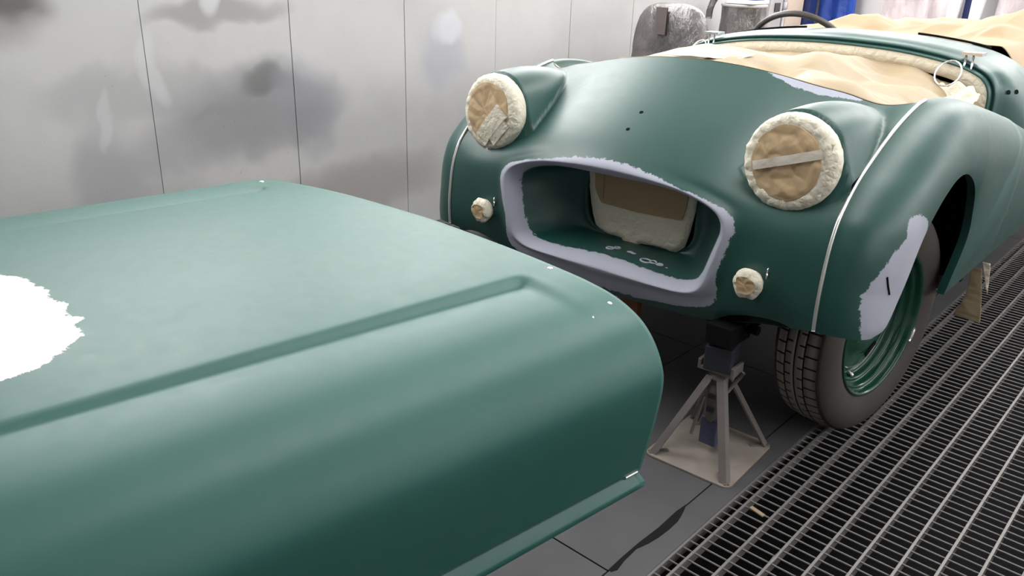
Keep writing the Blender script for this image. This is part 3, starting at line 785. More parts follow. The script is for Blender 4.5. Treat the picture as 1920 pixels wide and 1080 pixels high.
headlamp(1); headlamp(-1)

# ---- wrapped side lamps
def sidelamp(s):
    c = np.array([.442*s, 1.728, .507]); w = cv(c); t = empty('indicator_lamp', (0, 0, 0)); t.parent = car; t.location = w-car.location; WLOC[t.name] = w
    prof_ = [(.026, .030), (.030, .014), (.035, .002), (.0385, -.006), (.036, -.014), (.028, -.019), (.017, -.021), (.006, -.021), (.0004, -.021)]
    V = []; NTh = 48
    for r, h in prof_:
        for k in range(NTh):
            th = 2*math.pi*k/NTh; d = 0.0055*(fold(math.cos(th)*r, math.sin(th)*r+s, h, 38)-.3)+.003*nz(math.cos(th)*2, math.sin(th)*2, h*40+s)
            V.append(c+np.array([(r+d*.9)*math.cos(th), h-d, (r+d*.9)*math.sin(th)]))
    cput('tape_wrap', V, grid_faces(len(prof_), NTh, False, True), M['tape'], t)
    V = []
    for r in (.0005, .008, .015, .021, .024):
        for k in range(NTh):
            th = 2*math.pi*k/NTh; d = 0.006*(fold(math.cos(th)*r, math.sin(th)*r+s*2, .3, 50)-.3)
            V.append(c+np.array([r*math.cos(th)*(1+.15*math.sin(3*th+s)), -.0235-d*(r < .023), r*math.sin(th)*(1+.12*math.cos(2*th))]))
    cput('kraft_centre', V, grid_faces(5, NTh, False, True), M['kraft'], t)
    x = c[0]+.036
    mb = MB().box(x, x+.003, c[1]+.008, c[1]+.020, c[2]+.018, c[2]+.032); mb.tube([(x+.002, c[1]+.014+.006*math.cos(k/10*6.283), c[2]+.038+.006*math.sin(k/10*6.283)) for k in range(10)], .002, 6, closed=True)
    cput('earth_tab', [tuple(p) for p in mb.v], mb.f, M['bright'], t)
    mb = MB().lathe([(.030, 0), (.031, .003), (.020, .006)], 24, Matrix.Translation((c[0]+.01, c[1]+.034, c[2]+.014)) @ Matrix.Rotation(R(90), 4, 'X'))
    cput('grommet', [tuple(p) for p in mb.v], mb.f, M['paint_plain'], t)
sidelamp(1); sidelamp(-1)

# ---- badge holes and spots
def disc(name, p, n, r, mat, parent=None, depth=.0015, asp=1.0):
    n = Vector(n).normalized(); x = n.orthogonal().normalized(); y = n.cross(x); k = 16; p = Vector(p)
    v = [p+(x*math.cos(i/k*6.2832)+y*asp*math.sin(i/k*6.2832))*r for i in range(k)]; v += [q+n*depth for q in v]
    cput(name, [tuple(q) for q in v], [tuple(range(k, 2*k)), tuple(range(k-1, -1, -1))]+[(i, (i+1) % k, k+(i+1) % k, k+i) for i in range(k)], mat, parent, smooth=False)
for q in ((.611, 3.089, .8405), (.626, 3.125, .840)): disc('mirror_hole', q, (.86, -.36, .36), .0075, M['black'])
for a, z in ((0.0, .838), (0.0, .800)):
    p = base(np.array([a]), t_of_z(np.array([a]), np.array([z])))[0]; disc('badge_hole', p+[0, .0005, -.0005], (0, -.55, .83), .0055, M['black'])

# ---- dabs of filler on the duct floor
def dab(pts, r, nm='filler_dab'):
    mb = MB().tube(pts, r, 6); return mb
ductq = np.array(inner).reshape(len(inner), NA, 3)
def duct_floor(a, y):
    q = ductq.reshape(-1, 3); q = q[(q[:, 2] < .50)]; d = (q[:, 0]-a)**2+(q[:, 1]-y)**2; j = np.argsort(d)[:4]; wgt = 1/(d[j]+1e-6)
    return float((q[j, 2]*wgt).sum()/wgt.sum())
def ringpts(a0, y0, ra, ry, n=14): return [(a0+ra*math.cos(k/n*6.2832), y0+ry*math.sin(k/n*6.2832)) for k in range(n)]
for loopset in ([(-.030, 1.822, .011, .008), (-.014, 1.836, .009, .007)], [(.098, 1.812, .016, .012), (.118, 1.818, .010, .008)]):
    for (a0, y0, ra, ry) in loopset:
        P = [(a, y, duct_floor(a, y)+.0015) for a, y in ringpts(a0, y0, ra, ry)]
        mb = MB().tube(P, .0026, 6, closed=True); cput('filler_ring', [tuple(v) for v in mb.v], mb.f, M['primer'])
for a0, y0, ra in ((.030, 1.835, .010), (.043, 1.832, .008), (.138, 1.818, .012), (.165, 1.812, .004)):
    P = [(a0, y0, duct_floor(a0, y0)+.0035)]+[(a, y, duct_floor(a, y)+.001) for a, y in ringpts(a0, y0, ra, ra*.8, 12)]
    cput('filler_dab', P, [(0, 1+k, 1+(k+1) % 12) for k in range(12)], M['primer'])

# ---- front wheel
def wheel(center, steer, side):
    t = empty('wheel', (0, 0, 0)); w = Vector(center); t.parent = car; t.location = w-car.location; WLOC[t.name] = w
    Mw = Matrix.Translation(w) @ Matrix.Rotation(steer, 4, 'Z') @ Matrix.Rotation(R(90)*side, 4, 'Y')   # local z -> outboard
    HW = 0.078; RT = 0.318
    # tyre section from inner bead over the tread to outer bead; True = tread rib, marked grooves
    sec = [(.200, -.064), (.222, -.074), (.250, -.081), (.278, -.081), (.298, -.074), (.308, -.066), (.3145, -.057)]
    ribs = []
    g = 0.0035
    edges = [-.057, -.034, -.030, -.006, -.002, .020, .024, .057]
    def rz(z): return RT-0.0045*(abs(z)/.057)**2.5
    tread = []
    for i in range(0, 8, 2):
        z0, z1 = edges[i], edges[i+1]
        zs = np.linspace(z0, z1, 4)
        for z in zs: tread.append((rz(z), z, i//2, True))
        if i < 6:
            tread.append((rz(z1)-.007, z1+.0004, -1, False)); tread.append((rz(edges[i+2])-.007, edges[i+2]-.0004, -1, False))
    prof_ = [(r, z, -2, False) for r, z in sec]+tread+[(r, -z, -2, False) for r, z in sec[::-1]]
    NSg = 840; V = []; np_ = len(prof_); PER = 14; OFFS = (0, 5, 3, 7)
    first = {}
    for j_, q_ in enumerate(prof_): first.setdefault(q_[2], j_)
    def sipe(k, j_):
        rib = prof_[j_][2]; c_ = j_-first[rib]
        if rib == 1 and c_ > 1: return False
        if rib == 2 and c_ < 2: return False
        return (k+OFFS[rib]) % PER == 0
    for k in range(NSg):
        th = 2*math.pi*k/NSg
        for j_, (r, z, rib, isr) in enumerate(prof_):
            rr = r-.005 if isr and sipe(k, j_) else r
            V.append(Mw @ Vector((rr*math.cos(th), rr*math.sin(th), z)))
    # faces with three materials
    me_f = []; mi = []
    for k in range(NSg):
        for j in range(np_-1):
            a = k*np_+j; b = k*np_+j+1; c = ((k+1) % NSg)*np_+j+1; d = ((k+1) % NSg)*np_+j
            me_f.append((a, d, c, b) if side > 0 else (a, b, c, d))
            p, q = prof_[j], prof_[j+1]
            if p[3] and q[3] and p[2] == q[2]:
                mi.append(2 if any(sipe((k+d_) % NSg, j+e_) for d_ in (0, 1) for e_ in (0, 1)) and (p[2] in (0, 3) or all(sipe((k+d_) % NSg, j) or sipe((k+d_) % NSg, j+1) for d_ in ((0,) if sipe(k, j) or sipe(k, j+1) else (1,)))) else 1)
            elif p[2] == -2: mi.append(0)
            elif q[2] == -2: mi.append(0)
            else: mi.append(2)
    o = put('tyre', V, me_f, None, t, smooth=True, origin=w)
    for m_ in ('rubber', 'rubber_tread', 'groove'): o.data.materials.append(M[m_])
    o.data.polygons.foreach_set('material_index', mi)
    # steel rim: flange, bead seat, well, disc with vent slots, hub cap and nuts
    rim = [(.192, -.066), (.205, -.070), (.208, -.064), (.200, -.058), (.192, -.030), (.165, -.015), (.165, .0), (.185, .010), (.197, .040), (.199, .058), (.206, .062), (.2095, .068), (.2085, .0725), (.205, .0735), (.2015, .071), (.1995, .064), (.1985, .055), (.1965, .051), (.193, .0515), (.190, .0535), (.187, .052), (.1855, .044), (.1845, .034), (.182, .031), (.1785, .0315), (.1755, .0335), (.1725, .032), (.171, .024), (.1695, .016), (.166, .013), (.162, .0145), (.158, .013), (.155, .006), (.150, .0)]
    MB().lathe(rim, 96, Mw).put('rim', M['paint_gloss'], t, smooth=True)
    dsc = [(.160, .000), (.154, .012), (.138, .020), (.120, .018), (.105, .022), (.088, .034), (.070, .038), (.045, .036), (.030, .040), (.0005, .040)]
    MB().lathe(dsc, 72, Mw).put('wheel_disc', M['paint_gloss'], t, smooth=True)
    MB().lathe([(.052, .036), (.051, .042), (.044, .048), (.026, .052), (.0005, .053)], 48, Mw).put('hub_cap', M['bright'], t, smooth=True)
    for k in range(4):
        th = R(90*k+30); q = Matrix.Translation((.125*math.cos(th), .125*math.sin(th), .036))
        MB().box(-.028, .028, -.008, .008, 0, .001, Mw @ Matrix.Rotation(th, 4, 'Z') @ Matrix.Translation((.128, 0, .0200)) @ Matrix.Rotation(R(90), 4, 'Z')).put('vent_slot', M['black'], t)
    th = R(-12)
    MB().lathe([(.006, 0), (.0065, .006), (.006, .016), (.003, .02), (.0004, .02)], 12, Mw @ Matrix.Translation((.160*math.cos(th), .160*math.sin(th), .012)) @ Matrix.Rotation(R(25), 4, 'Y')).put('valve', M['bright'], t, smooth=True)
    # balance weight clipped to the rim flange
    mb = MB().tube([(.2085*math.cos(a), .2085*math.sin(a), .073) for a in np.linspace(R(61), R(73), 6)], .007, 8, rad=[.004, .0065, .007, .007, .0065, .004])
    mb.v = [tuple(Mw @ Vector(v)) for v in mb.v]; mb.put('balance_weight', M['bright'], t, smooth=True)
    return t
wheel((-0.672, 2.205, .3195), R(-7), 1)
wheel((XC-0.565, 2.205, .3195), R(-7), -1)
mb = MB().tube([(-0.70, 2.205, .32), (XC-.53, 2.205, .32)], .03, 10); mb.put('axle_beam', M['black'], car, smooth=True)

# ---- steering wheel
c = np.array([-.262, 3.45, .832]); t = empty('steering_wheel', (0, 0, 0)); w = cv(c); t.parent = car; t.location = w-car.location; WLOC[t.name] = w
Ms = Matrix.Translation(c) @ Matrix.Rotation(R(-62), 4, 'X')
ring_ = [Ms @ Vector((.232*math.cos(k/64*6.2832), .232*math.sin(k/64*6.2832), 0)) for k in range(64)]
mb = MB().tube(ring_, .0125, 10, closed=True); cput('rim', [tuple(v) for v in mb.v], mb.f, M['dark_rim'], t)
for k in range(3):
    th = R(90+120*k); mb = MB().tube([Ms @ Vector((.03*math.cos(th), .03*math.sin(th), -.02)), Ms @ Vector((.225*math.cos(th), .225*math.sin(th), 0))], .006, 8)
    cput('spoke', [tuple(v) for v in mb.v], mb.f, M['dark_rim'], t)
mb = MB().lathe([(.045, -.04), (.045, -.01), (.03, .0), (.0005, .004)], 24, Ms); cput('hub', [tuple(v) for v in mb.v], mb.f, M['dark_rim'], t)
mb = MB().tube([Ms @ Vector((0, 0, -.03)), Ms @ Vector((0, 0, -.45))], .02, 10); cput('column', [tuple(v) for v in mb.v], mb.f, M['black'], t)
# rear body shell under the cockpit paper
def rear_body():
    secs = []
    for y, hw, zt in ((3.36, .66, .70), (4.35, .66, .72), (4.6, .67, .86), (5.0, .66, .86), (5.5, .60, .74), (5.75, .50, .58), (5.80, .40, .45)):
        c_ = catmull(half_full([(0, zt), (hw*.5, zt-.01), (hw*.85, zt-.06), (hw, zt-.18), (hw, .36)]), 41); secs.append(np.stack([c_[:, 0], np.full(41, y), c_[:, 1]], 1))
    return np.concatenate(secs)
cput('rear_body', rear_body(), grid_faces(7, 41), M['paint_plain'])

# ------------------------------------------------------------------ masking paper sheets (lie on the car)
def sheet(name, fn, nx, ny, mat, label, cat='masking paper', thick=0.0015, group=None):
    V = np.array([fn(i/(nx-1), j/(ny-1)) for i in range(nx) for j in range(ny)])
    o = put(name, c2w(V), grid_faces(nx, ny), mat)
    m = o.modifiers.new('thickness', 'SOLIDIFY'); m.thickness = thick; m.offset = -1
    return tag(o, label, cat, group)
def engine_paper(u, v):
    a = -.585+1.17*u; y = 2.15+0.865*v
    e = base(np.array([np.clip(a, -.60, .60)]), np.array([1.0]))[0]
    y0 = e[1]+0.004; y = y0+(3.018-y0)*v
    zi = np.interp(abs(a), [p[0] for p in I_h[:7]], [p[1] for p in I_h[:7]])-.028
    z = e[2]*(1-v)+zi*v
    side = max(0, abs(a)-.45)/.14
    kz = np.interp(y, Kc[:, 0], Kc[:, 1])
    edge = min(1, v*7)*min(1, (1-v)*9)
    f1 = fold(a*1.3+.3*y, y*.7+a*.5, 1.7, 4.2); f2 = fold(a, y, 4.1, 9.0)
    z += edge*(-.022*math.sin(math.pi*v)+.042*tri(a, y*.75, 3.6, 1, .5)+.006*tri(a, y, 11, 2, 1.1)+.020*nz(a, y, .5, 2.6))
    # diagonal pleats running down towards the near side
    z += edge*.020*math.sin(16*(a*1.0+.55*y)+3*nz(a, y, 2.2, 2))*max(0, min(1, (a+.1)/.3))
    # a corner of paper tucked down beside the fender crest
    if abs(a) > .46: z -= side**1.5*.05*edge
    z -= .030*max(0, min(1, (v-.55)/.35))+.022*max(0, min(1, (a-.34)/.08))*max(0, min(1, (v-.6)/.2))
    z = min(z, zi-.012) if v > .9 else z
    return (a, y, max(z, .74))
sheet('engine_bay_paper', engine_paper, 190, 150, M['kraft_light'], 'pale kraft paper sheet covering the open engine bay between nose and scuttle')
def cockpit_paper(u, v):
    a = -.65+1.30*u; y = 3.40+1.9*v
    top = np.interp(a, [-.65, -.54, -.35, -.2, 0, .2, .3, .40, .64], [.82, .93, .975, .995, .985, .97, .995, 1.03, 1.02])
    rise = min(1, (v/.38))**1.2
    z = .90*(1-rise)+top*rise
    if a > .2: z += .05*(1-rise)*min(1, (a-.2)/.2)
    f1 = fold(a+.2*y, y*.6, 7.7, 4.5); f2 = fold(a, y, 2.1, 11)
    z += (.050*tri(a, y*.7, 4.2, 3, .4)+.014*tri(a, y, 10, 4, .9))*min(1, v*5)+.03*nz(a, y, 3.3, 2.5)
    z -= .26*max(0, (abs(a)-.49)/.16)**1.4
    if v > .75: z -= (v-.75)*.5
    return (a, y, z)
sheet('cockpit_paper', cockpit_paper, 150, 150, M['kraft_big'], 'crumpled tan paper heaped over the cockpit behind the steering wheel', )
# white tape flap and tape strips on the engine bay paper
def flap(u, v):
    a = -.19+.24*u; y = 2.22+.14*v+.06*u; z = .951+.010*v+.010*(fold(a, y, .2, 14)-.3)+.006*math.sin(math.pi*u)
    return (a, y, z)
sheet('tape_flap', flap, 30, 16, M['tape'], 'creased white tape flap on the engine bay paper near the far front edge', 'masking tape')
def ear(u, v):
    a = .37+.19*u; y = 2.84+.12*v; z = .800+.055*v+.050*(fold(a, y, 1.2, 16)-.3)+.03*nz(a, y, .4, 18)-.05*(1-v)*(1-v)
    return (a, y, z)
sheet('tape_bunch', ear, 40, 24, M['tape'], 'bunched tape and paper under the wire loop of the near bonnet catch', 'masking tape')
# paper hanging from the sill
def hang(u, v):
    y = 2.80; top = (.688, .702); al = .657+(.020*(1-v)+.014*math.sin(math.pi*v)); ar = .739-.030*(1-v)**1.2
    a = (al+(ar-al)*u); z = .330-.170*v-.006*u*v
    return (a, y+.010*(fold(a, v, 1, 10)-.3), z)
sheet('hanging_paper', hang, 24, 24, M['kraft_light'], 'tan paper scrap hanging from the car sill behind the front wheel')
def hang2(u, v):
    wd = .011*(1-v)+.001; a = .712+.022*v+(u-.5)*wd*2; y = 2.83
    return (a, y+.006*nz(a, v, 1, 30), .345-.10*v)
sheet('torn_tape', hang2, 10, 14, M['tape'], 'torn pale tape strip hanging beside the sill paper', 'masking tape')
# kraft paper hung under the door sill further back
def hang3(u, v):
    return (.60+.01*nz(u*3, v*3, 1), 3.15+.9*u, .340-.12*v)
sheet('sill_paper', hang3, 16, 10, M['kraft'], 'brown paper hanging under the far end of the sill')

# ------------------------------------------------------------------ jack stand
M['stand'] = simple('stand_dusty_steel', (0.27, 0.235, 0.205), 0.7, metal=0.1, var=0.25, scale=18, bump_s=0.15)
M['stand_leg'] = simple('stand_leg_worn', (0.155, 0.138, 0.128), 0.6, metal=0.2, var=0.3, scale=22)
M['stand_blue'] = simple('stand_post_blue', (0.045, 0.052, 0.10), 0.55, var=0.3, scale=15)
M['stand_black'] = simple('stand_saddle_block', (0.018, 0.02, 0.028), 0.6, var=0.3)
SC = Vector((-0.855, 1.772, 0)); SA = R(3)
st = empty('jack_stand', SC, 'worn steel jack stand on a square dusty base plate under the car nose', 'jack stand')
MS = Matrix.Translation(SC) @ Matrix.Rotation(SA, 4, 'Z')
hx, hy, rc = .122, .136, .022
out = []
for cx_, cy_, a0 in ((hx, hy, 0), (-hx, hy, 90), (-hx, -hy, 180), (hx, -hy, 270)):
    for k in range(6):
        th = R(a0+90*k/5); out.append((cx_-math.copysign(rc, cx_)+rc*math.cos(th), cy_-math.copysign(rc, cy_)+rc*math.sin(th)))
n = len(out)
V = [MS @ Vector((x, y, z)) for z in (0.0012, .0055) for x, y in out]
put('base_plate', V, [tuple(range(n, 2*n)), tuple(range(n-1, -1, -1))]+[(i, (i+1) % n, n+(i+1) % n, n+i) for i in range(n)], M['stand'], st, smooth=False)
TOPZ = 0.232
for sx, sy in ((1, 1), (1, -1), (-1, 1), (-1, -1)):
    b = Vector((sx*(hx-.012), sy*(hy-.012), .006)); tp = Vector((sx*.022, sy*.022, TOPZ))
    k = Vector((sx*(hx-.012)*.42, sy*(hy-.012)*.42, .085)) if False else b.lerp(tp, .5)
    mb = MB(); d = (tp-b).normalized(); x = Vector((-sy, sx, 0)).normalized(); o_ = Vector((sx, sy, 0)).normalized()
    # folded angle-iron leg
    for p, q in ((b, tp),):
        wv = .012
        prof_ = [x*wv*1.25-o_*wv*.9, o_*.003, -x*wv*1.25-o_*wv*.9, -x*wv*1.25-o_*wv*.9-o_*.0, -o_*.004]
        pts_ = [(prof_[0]), (prof_[1]), (prof_[2]), (prof_[2]+x*.002-o_*.004), (prof_[4]-o_*.004), (prof_[0]-x*.002-o_*.004)]
        V = [MS @ (c_+o) for c_ in (p, q) for o in pts_]
        mb.add(V, [(0, 1, 7, 6), (1, 2, 8, 7), (2, 3, 9, 8), (3, 4, 10, 9), (4, 5, 11, 10), (5, 0, 6, 11), (0, 5, 4, 3, 2, 1), (6, 7, 8, 9, 10, 11)])
    mb.put('leg', M['stand_leg'], st)
    # gusset foot welded to the plate
    MB().bar(MS @ Vector((sx*(hx-.010), sy*(hy-.010), .006)), MS @ Vector((sx*(hx-.045), sy*(hy-.050), .007)), .014, .006).put('foot_tab', M['stand_leg'], st)
MB().lathe([(.026, .10), (.026, TOPZ+.012), (.021, TOPZ+.012), (.021, .10)], 24, MS, True).put('collar_tube', M['stand_leg'], st, smooth=True)
MB().lathe([(.0195, .030), (.0195, TOPZ+.03), (.0005, TOPZ+.03)], 20, MS).put('ratchet_post', M['stand_blue'], st, smooth=True)
MB().box(-.024, .024, -.024, .024, .028, .110, MS).put('lower_sleeve', M['stand_blue'], st, bevel=.004)
for z in (.13, .17, .21):
    MB().box(-.010, .010, -.029, -.0255, z, z+.014, MS).put('ratchet_tooth', M['stand_black'], st)
MB().bar(MS @ Vector((-.02, -.03, .17)), MS @ Vector((-.035, -.05, .06)), .010, .006).put('release_handle', M['stand_leg'], st, bevel=.002)
MB().tube([MS @ Vector((.028, 0, .19)), MS @ Vector((.060, .01, TOPZ+.02))], .006, 8).put('handle', M['stand_leg'], st, smooth=True)
# saddle: dished plate with two raised ears
mb = MB().box(-.045, .045, -.030, .030, TOPZ+.012, TOPZ+.022, MS)
mb.box(-.050, -.040, -.030, .030, TOPZ+.012, TOPZ+.040, MS); mb.box(.040, .050, -.030, .030, TOPZ+.012, TOPZ+.040, MS)
mb.put('saddle', M['stand_leg'], st, bevel=.002)
tag(MB().box(-.036, .036, -.040, .040, TOPZ+.0225, TOPZ+.0905, MS @ Matrix.Translation((0, 0, 0)) @ Matrix.Rotation(R(10), 4, 'Z')).put('packing_block', M['stand_black'], bevel=.004),
    'black packing block between the jack stand saddle and the car chassis', 'block')

# ------------------------------------------------------------------ loose bonnet in the foreground
LA, WA = R(7.5), R(2.0)
Ld = np.array([math.sin(LA), math.cos(LA), 0]); Wd = np.array([math.cos(WA), -math.sin(WA), 0]); BP = np.array([-.6375, 1.0625, 0])
SEC = [(-1.36, .40), (-1.365, .50), (-1.345, .585), (-1.305, .634), (-1.239, .661), (-1.058, .686), (-.855, .704), (-.642, .714), (-.523, .717), (-.34, .715), (-.207, .710), (-.133, .7045), (-.075, .694), (-.028, .673), (.002, .644), (.022, .607), (.028, .575), (.0235, .522), (.012, .454), (.001, .396)]
BL = 1.16
nw, nl = 260, 150
secP = catmull(SEC, 400); secP = arclen(secP, nw)
tol = np.linspace(0, 1, nl)
def bonnet_point(w, z, l, corner=True):
    return BP+Wd*w+Ld*l+np.array([0, 0, z])
V, SD = [], []
prim_poly = [(-.95, -.80), (-.80, -.72), (-.729, -.727), (-.699, -.704), (-.64, -.70), (-.601, -.696), (-.56, -.705), (-.521, -.692), (-.48, -.71), (-.457, -.693), (-.43, -.715), (-.4, -.712), (-.375, -.74), (-.357, -.754), (-.333, -.787), (-.315, -.85), (-.32, -.95), (-.40, -1.02), (-.60, -1.05), (-.85, -1.0), (-.98, -.90)]
for i in range(nl):
    s = tol[i]; l = -BL*s
    for j in range(nw):
        w, z = secP[j]
        # pressed step: a shallow joggle beside the raised middle, dying out before the end edge
        fade = min(1, max(0, (-l-.070)/.030)); fade = fade*fade*(3-2*fade)
        amp = .0135*fade*(1-.62*s)
        dz = 0.0
        if -.60 < w < .0: dz = -amp/(1+math.exp(-(w+.213)/.0032))*math.exp(-max(0, w+.200)/.055)
        if -1.30 < w < -.80: dz = -amp/(1+math.exp((w+1.06)/.0032))*math.exp(-max(0, -1.073-w)/.055)
        low = .02-.085*l
        ww = w
        V.append(bonnet_point(ww, z+dz, l)); SD.append((w, l))
SD = np.array(SD); sd = poly_sd(SD, prim_poly)
bon = empty('car_bonnet', BP+Wd*-.6+Ld*-.55+np.array([0, 0, .36]), 'loose green car bonnet with a white primer patch, filling the foreground', 'car bonnet')
o = put('skin', V, grid_faces(nl, nw), M['paint_bonnet_lit'], bon, attr={'primer': sd})
m = o.modifiers.new('thickness', 'SOLIDIFY'); m.thickness = .0035; m.offset = 0
# flared side flange below the skin: fold line climbs towards the camera
def flange(side):
    V = []
    nl2 = 60
    for i in range(nl2):
        l = -BL*i/(nl2-1); h = .022-.075*l
        w0 = .001 if side > 0 else -1.36
        zt = .396 if side > 0 else .40
        for (dw, dz) in ((-.0015, .010), (.000, .0), (-.006, -.004), (-.004, -.010), (.010+.03*h, -.018-.1*h), (.012+.03*h, -.026-.12*h), (.004, -.032-.12*h), (-.02, -.032-.12*h)):
            V.append(bonnet_point(w0+dw*side, zt+dz, l))
    return V, grid_faces(60, 8)
for s in (1, -1):
    v, f = flange(s); o = put('side_flange', v, f, M['paint_bonnet_lit_plain'], bon)
    m = o.modifiers.new('thickness', 'SOLIDIFY'); m.thickness = .002
# turned edge along the end
v = [bonnet_point(w, z-.004, .0005) for w, z in secP]+[bonnet_point(w+(.0 if -1.3 < w < -.05 else -.02*np.sign(w+.6)), z-(.022 if -1.3 < w < -.05 else .0), -.004) for w, z in secP]
put('end_return', v, grid_faces(2, nw), M['paint_bonnet_lit_plain'], bon)
# small bright metal domes on the panel
def on_skin(w, l):
    j = np.argmin(np.abs(secP[nw//3:, 0]-w))+nw//3 if w > -1.2 else np.argmin(np.abs(secP[:, 0]-w)); return bonnet_point(w, secP[j][1], l)
for w, l, r_, nn in ((-.219, -.012, .006, (0, 0, 1)), (-.057, -.078, .0062, (.45, 0, .9)), (-.072, -.024, .0045, (.35, 0, .93)), (-1.097, -.074, .006, (-.1, 0, 1))):
    p = Vector(on_skin(w, l)); q = Vector(nn).to_track_quat('Z', 'Y').to_matrix().to_4x4()
    MB().lathe([(1.0, -.1), (.9, .25), (.5, .42), (.001, .45)], 16, Matrix.Translation(p) @ q @ Matrix.Scale(r_, 4)).put('bright_dot', M['bright'], bon, smooth=True)
p = Vector(bonnet_point(-.003, .392, -.022)); MB().box(-.006, .006, -.016, .016, -.004, .006, Matrix.Translation(p) @ Matrix.Rotation(-LA, 4, 'Z') @ Matrix.Rotation(R(35), 4, 'Y')).put('bare_corner', M['bright'], bon, bevel=.002)

# stand carrying the bonnet (hidden below the skin)
M['trestle'] = simple('trestle_steel', (0.12, 0.12, 0.13), 0.6)
tr = empty('panel_trestle', BP+Wd*-.62+Ld*-.55, 'dark tubular panel trestle under the loose bonnet', 'trestle')
for l in (-.28, -.85):
    zb = .690
    P = [bonnet_point(-1.10, .655, l), bonnet_point(-.62, .690, l), bonnet_point(-.17, .678, l)]
    MB().tube([Vector(p) for p in P], .012, 8).put('top_rail', M['trestle'], tr, smooth=True)
    for w in (-1.0, -.30):
        zt = .662 if w < -.6 else .680
        MB().tube([Vector(bonnet_point(w, zt, l)), Vector(bonnet_point(w+(.0 if w > -.6 else -.0), .012, l-.08 if l > -.5 else l+.08))], .014, 8).put('leg', M['trestle'], tr, smooth=True)
for w in (-1.0, -.30):
    MB().tube([Vector(bonnet_point(w, .18, -.345)), Vector(bonnet_point(w, .18, -.785))], .010, 8).put('tie_bar', M['trestle'], tr, smooth=True)

# ------------------------------------------------------------------ far end of the booth
def plastic_mat(name, col, rough=0.18, metal=0.35, contrast=0.7, scale=7):
    m, nt, b = new_mat(name)
    tc = N(nt, 'ShaderNodeTexCoord').outputs['Object']
    mp = N(nt, 'ShaderNodeMapping'); mp.inputs['Scale'].default_value = (1.6, 1.6, .7); nt.links.new(tc, mp.inputs[0])
    f = noise_node(nt, scale, 5, .6, vec=mp.outputs[0])
    c = ramp(nt, f, [(.30, tuple(x*(1-contrast) for x in col)), (.55, col), (.8, tuple(min(1, x*1.5) for x in col))])
    nt.links.new(c, b.inputs['Base Color']); b.inputs['Roughness'].default_value = rough; b.inputs['Metallic'].default_value = metal
    bump(nt, b, noise_node(nt, scale*4, 4, .6, vec=mp.outputs[0]), .6, .02)
    return m
M['grey_film'] = plastic_mat('grey_wrap_film', (.15, .14, .14), .24, .35, .35, 4)
M['foil'] = plastic_mat('wrinkled_foil', (.24, .225, .225), .32, .55, .85, 6)
M['clear_film'] = plastic_mat('milky_film', (.62, .54, .55), .25, .05, .25, 3)
M['blue_film'] = plastic_mat('blue_sheet', (.030, .075, .36), .3, .0, .35, 4)
M['dark_blue'] = simple('dark_blue_post', (.02, .035, .14), .4)
M['beige'] = simple('beige_board', (.66, .53, .42), .6, var=.05)
M['box_grey'] = simple('switch_box_grey', (.45, .43, .43), .45)
M['pipe'] = simple('grey_conduit', (.33, .32, .33), .4, metal=.4)
M['white_paint'] = simple('white_enamel', (.82, .80, .82), .4, var=.03)
M['seat_dark'] = simple('seat_dark_base', (.06, .055, .055), .6)

# film-wrapped seat standing by the sheet wall
FAR = True      # laid out for a wall 3.00 m away; the wall stands at 2.85 m
sx0, sx1, sy = -2.745, -2.292, 4.05
seat = empty('wrapped_seat', ((sx0+sx1)/2, sy-.1, 0), 'car seat wrapped in grey plastic film standing by the sheet-panel wall', 'car seat')
prof_o = [(sx0+.012, .33), (sx0, .60), (-2.747, .80), (-2.735, .905), (-2.705, .955), (-2.64, .985), (-2.55, .991), (-2.45, .988), (-2.385, .968), (-2.340, .930), (-2.312, .86), (-2.296, .76), (sx1, .60), (sx1-.012, .33)]
Pp = arclen(catmull(prof_o, 120), 80); cc = Pp.mean(0)
V = []
lay = [(.0, .92, .055), (.0, .98, .03), (0, 1.0, 0), (0, .985, -.030), (0, .94, -.052), (0, .80, -.066), (0, .55, -.070), (0, .25, -.072), (0, .02, -.072)]
for _, sc_, dy in lay:
    for p in Pp:
        q = cc+(p-cc)*sc_; tilt = (q[1]-.6)*.10
        d = .010*(fold(q[0], dy*4, q[1], 9)-.3)+.006*nz(q[0], dy, q[1], 14)
        V.append((q[0], sy+dy+tilt-d, q[1]))
F = grid_faces(len(lay), 80, False, True)+[tuple(range(80))]
put('backrest', V, F, M['grey_film'], seat)
mb = MB().box(sx0+.02, sx1-.02, sy-.42, sy+.0, .24, .40); mb.put('cushion', M['grey_film'], seat, bevel=.04)
mb = MB().box(sx0+.05, sx1-.05, sy-.36, sy+.02, .0, .24); mb.put('seat_base', M['seat_dark'], seat, bevel=.01)
# vertical strip of dark tape on the film
V = []
for k in range(12):
    z = .97-.13*k/11; tilt = (z-.6)*.10
    for x in (-2.592+.018*k/11, -2.520+.006*k/11): V.append((x, sy-.0745+tilt-.012, z))
V2 = [(x, y+.01, z) for x, y, z in V]; nn = len(V)
put('brown_tape', V+V2, grid_faces(12, 2)+[tuple(i+nn for i in f) for f in grid_faces(12, 2)], simple('brown_tape', (.10, .078, .074), .45), seat)

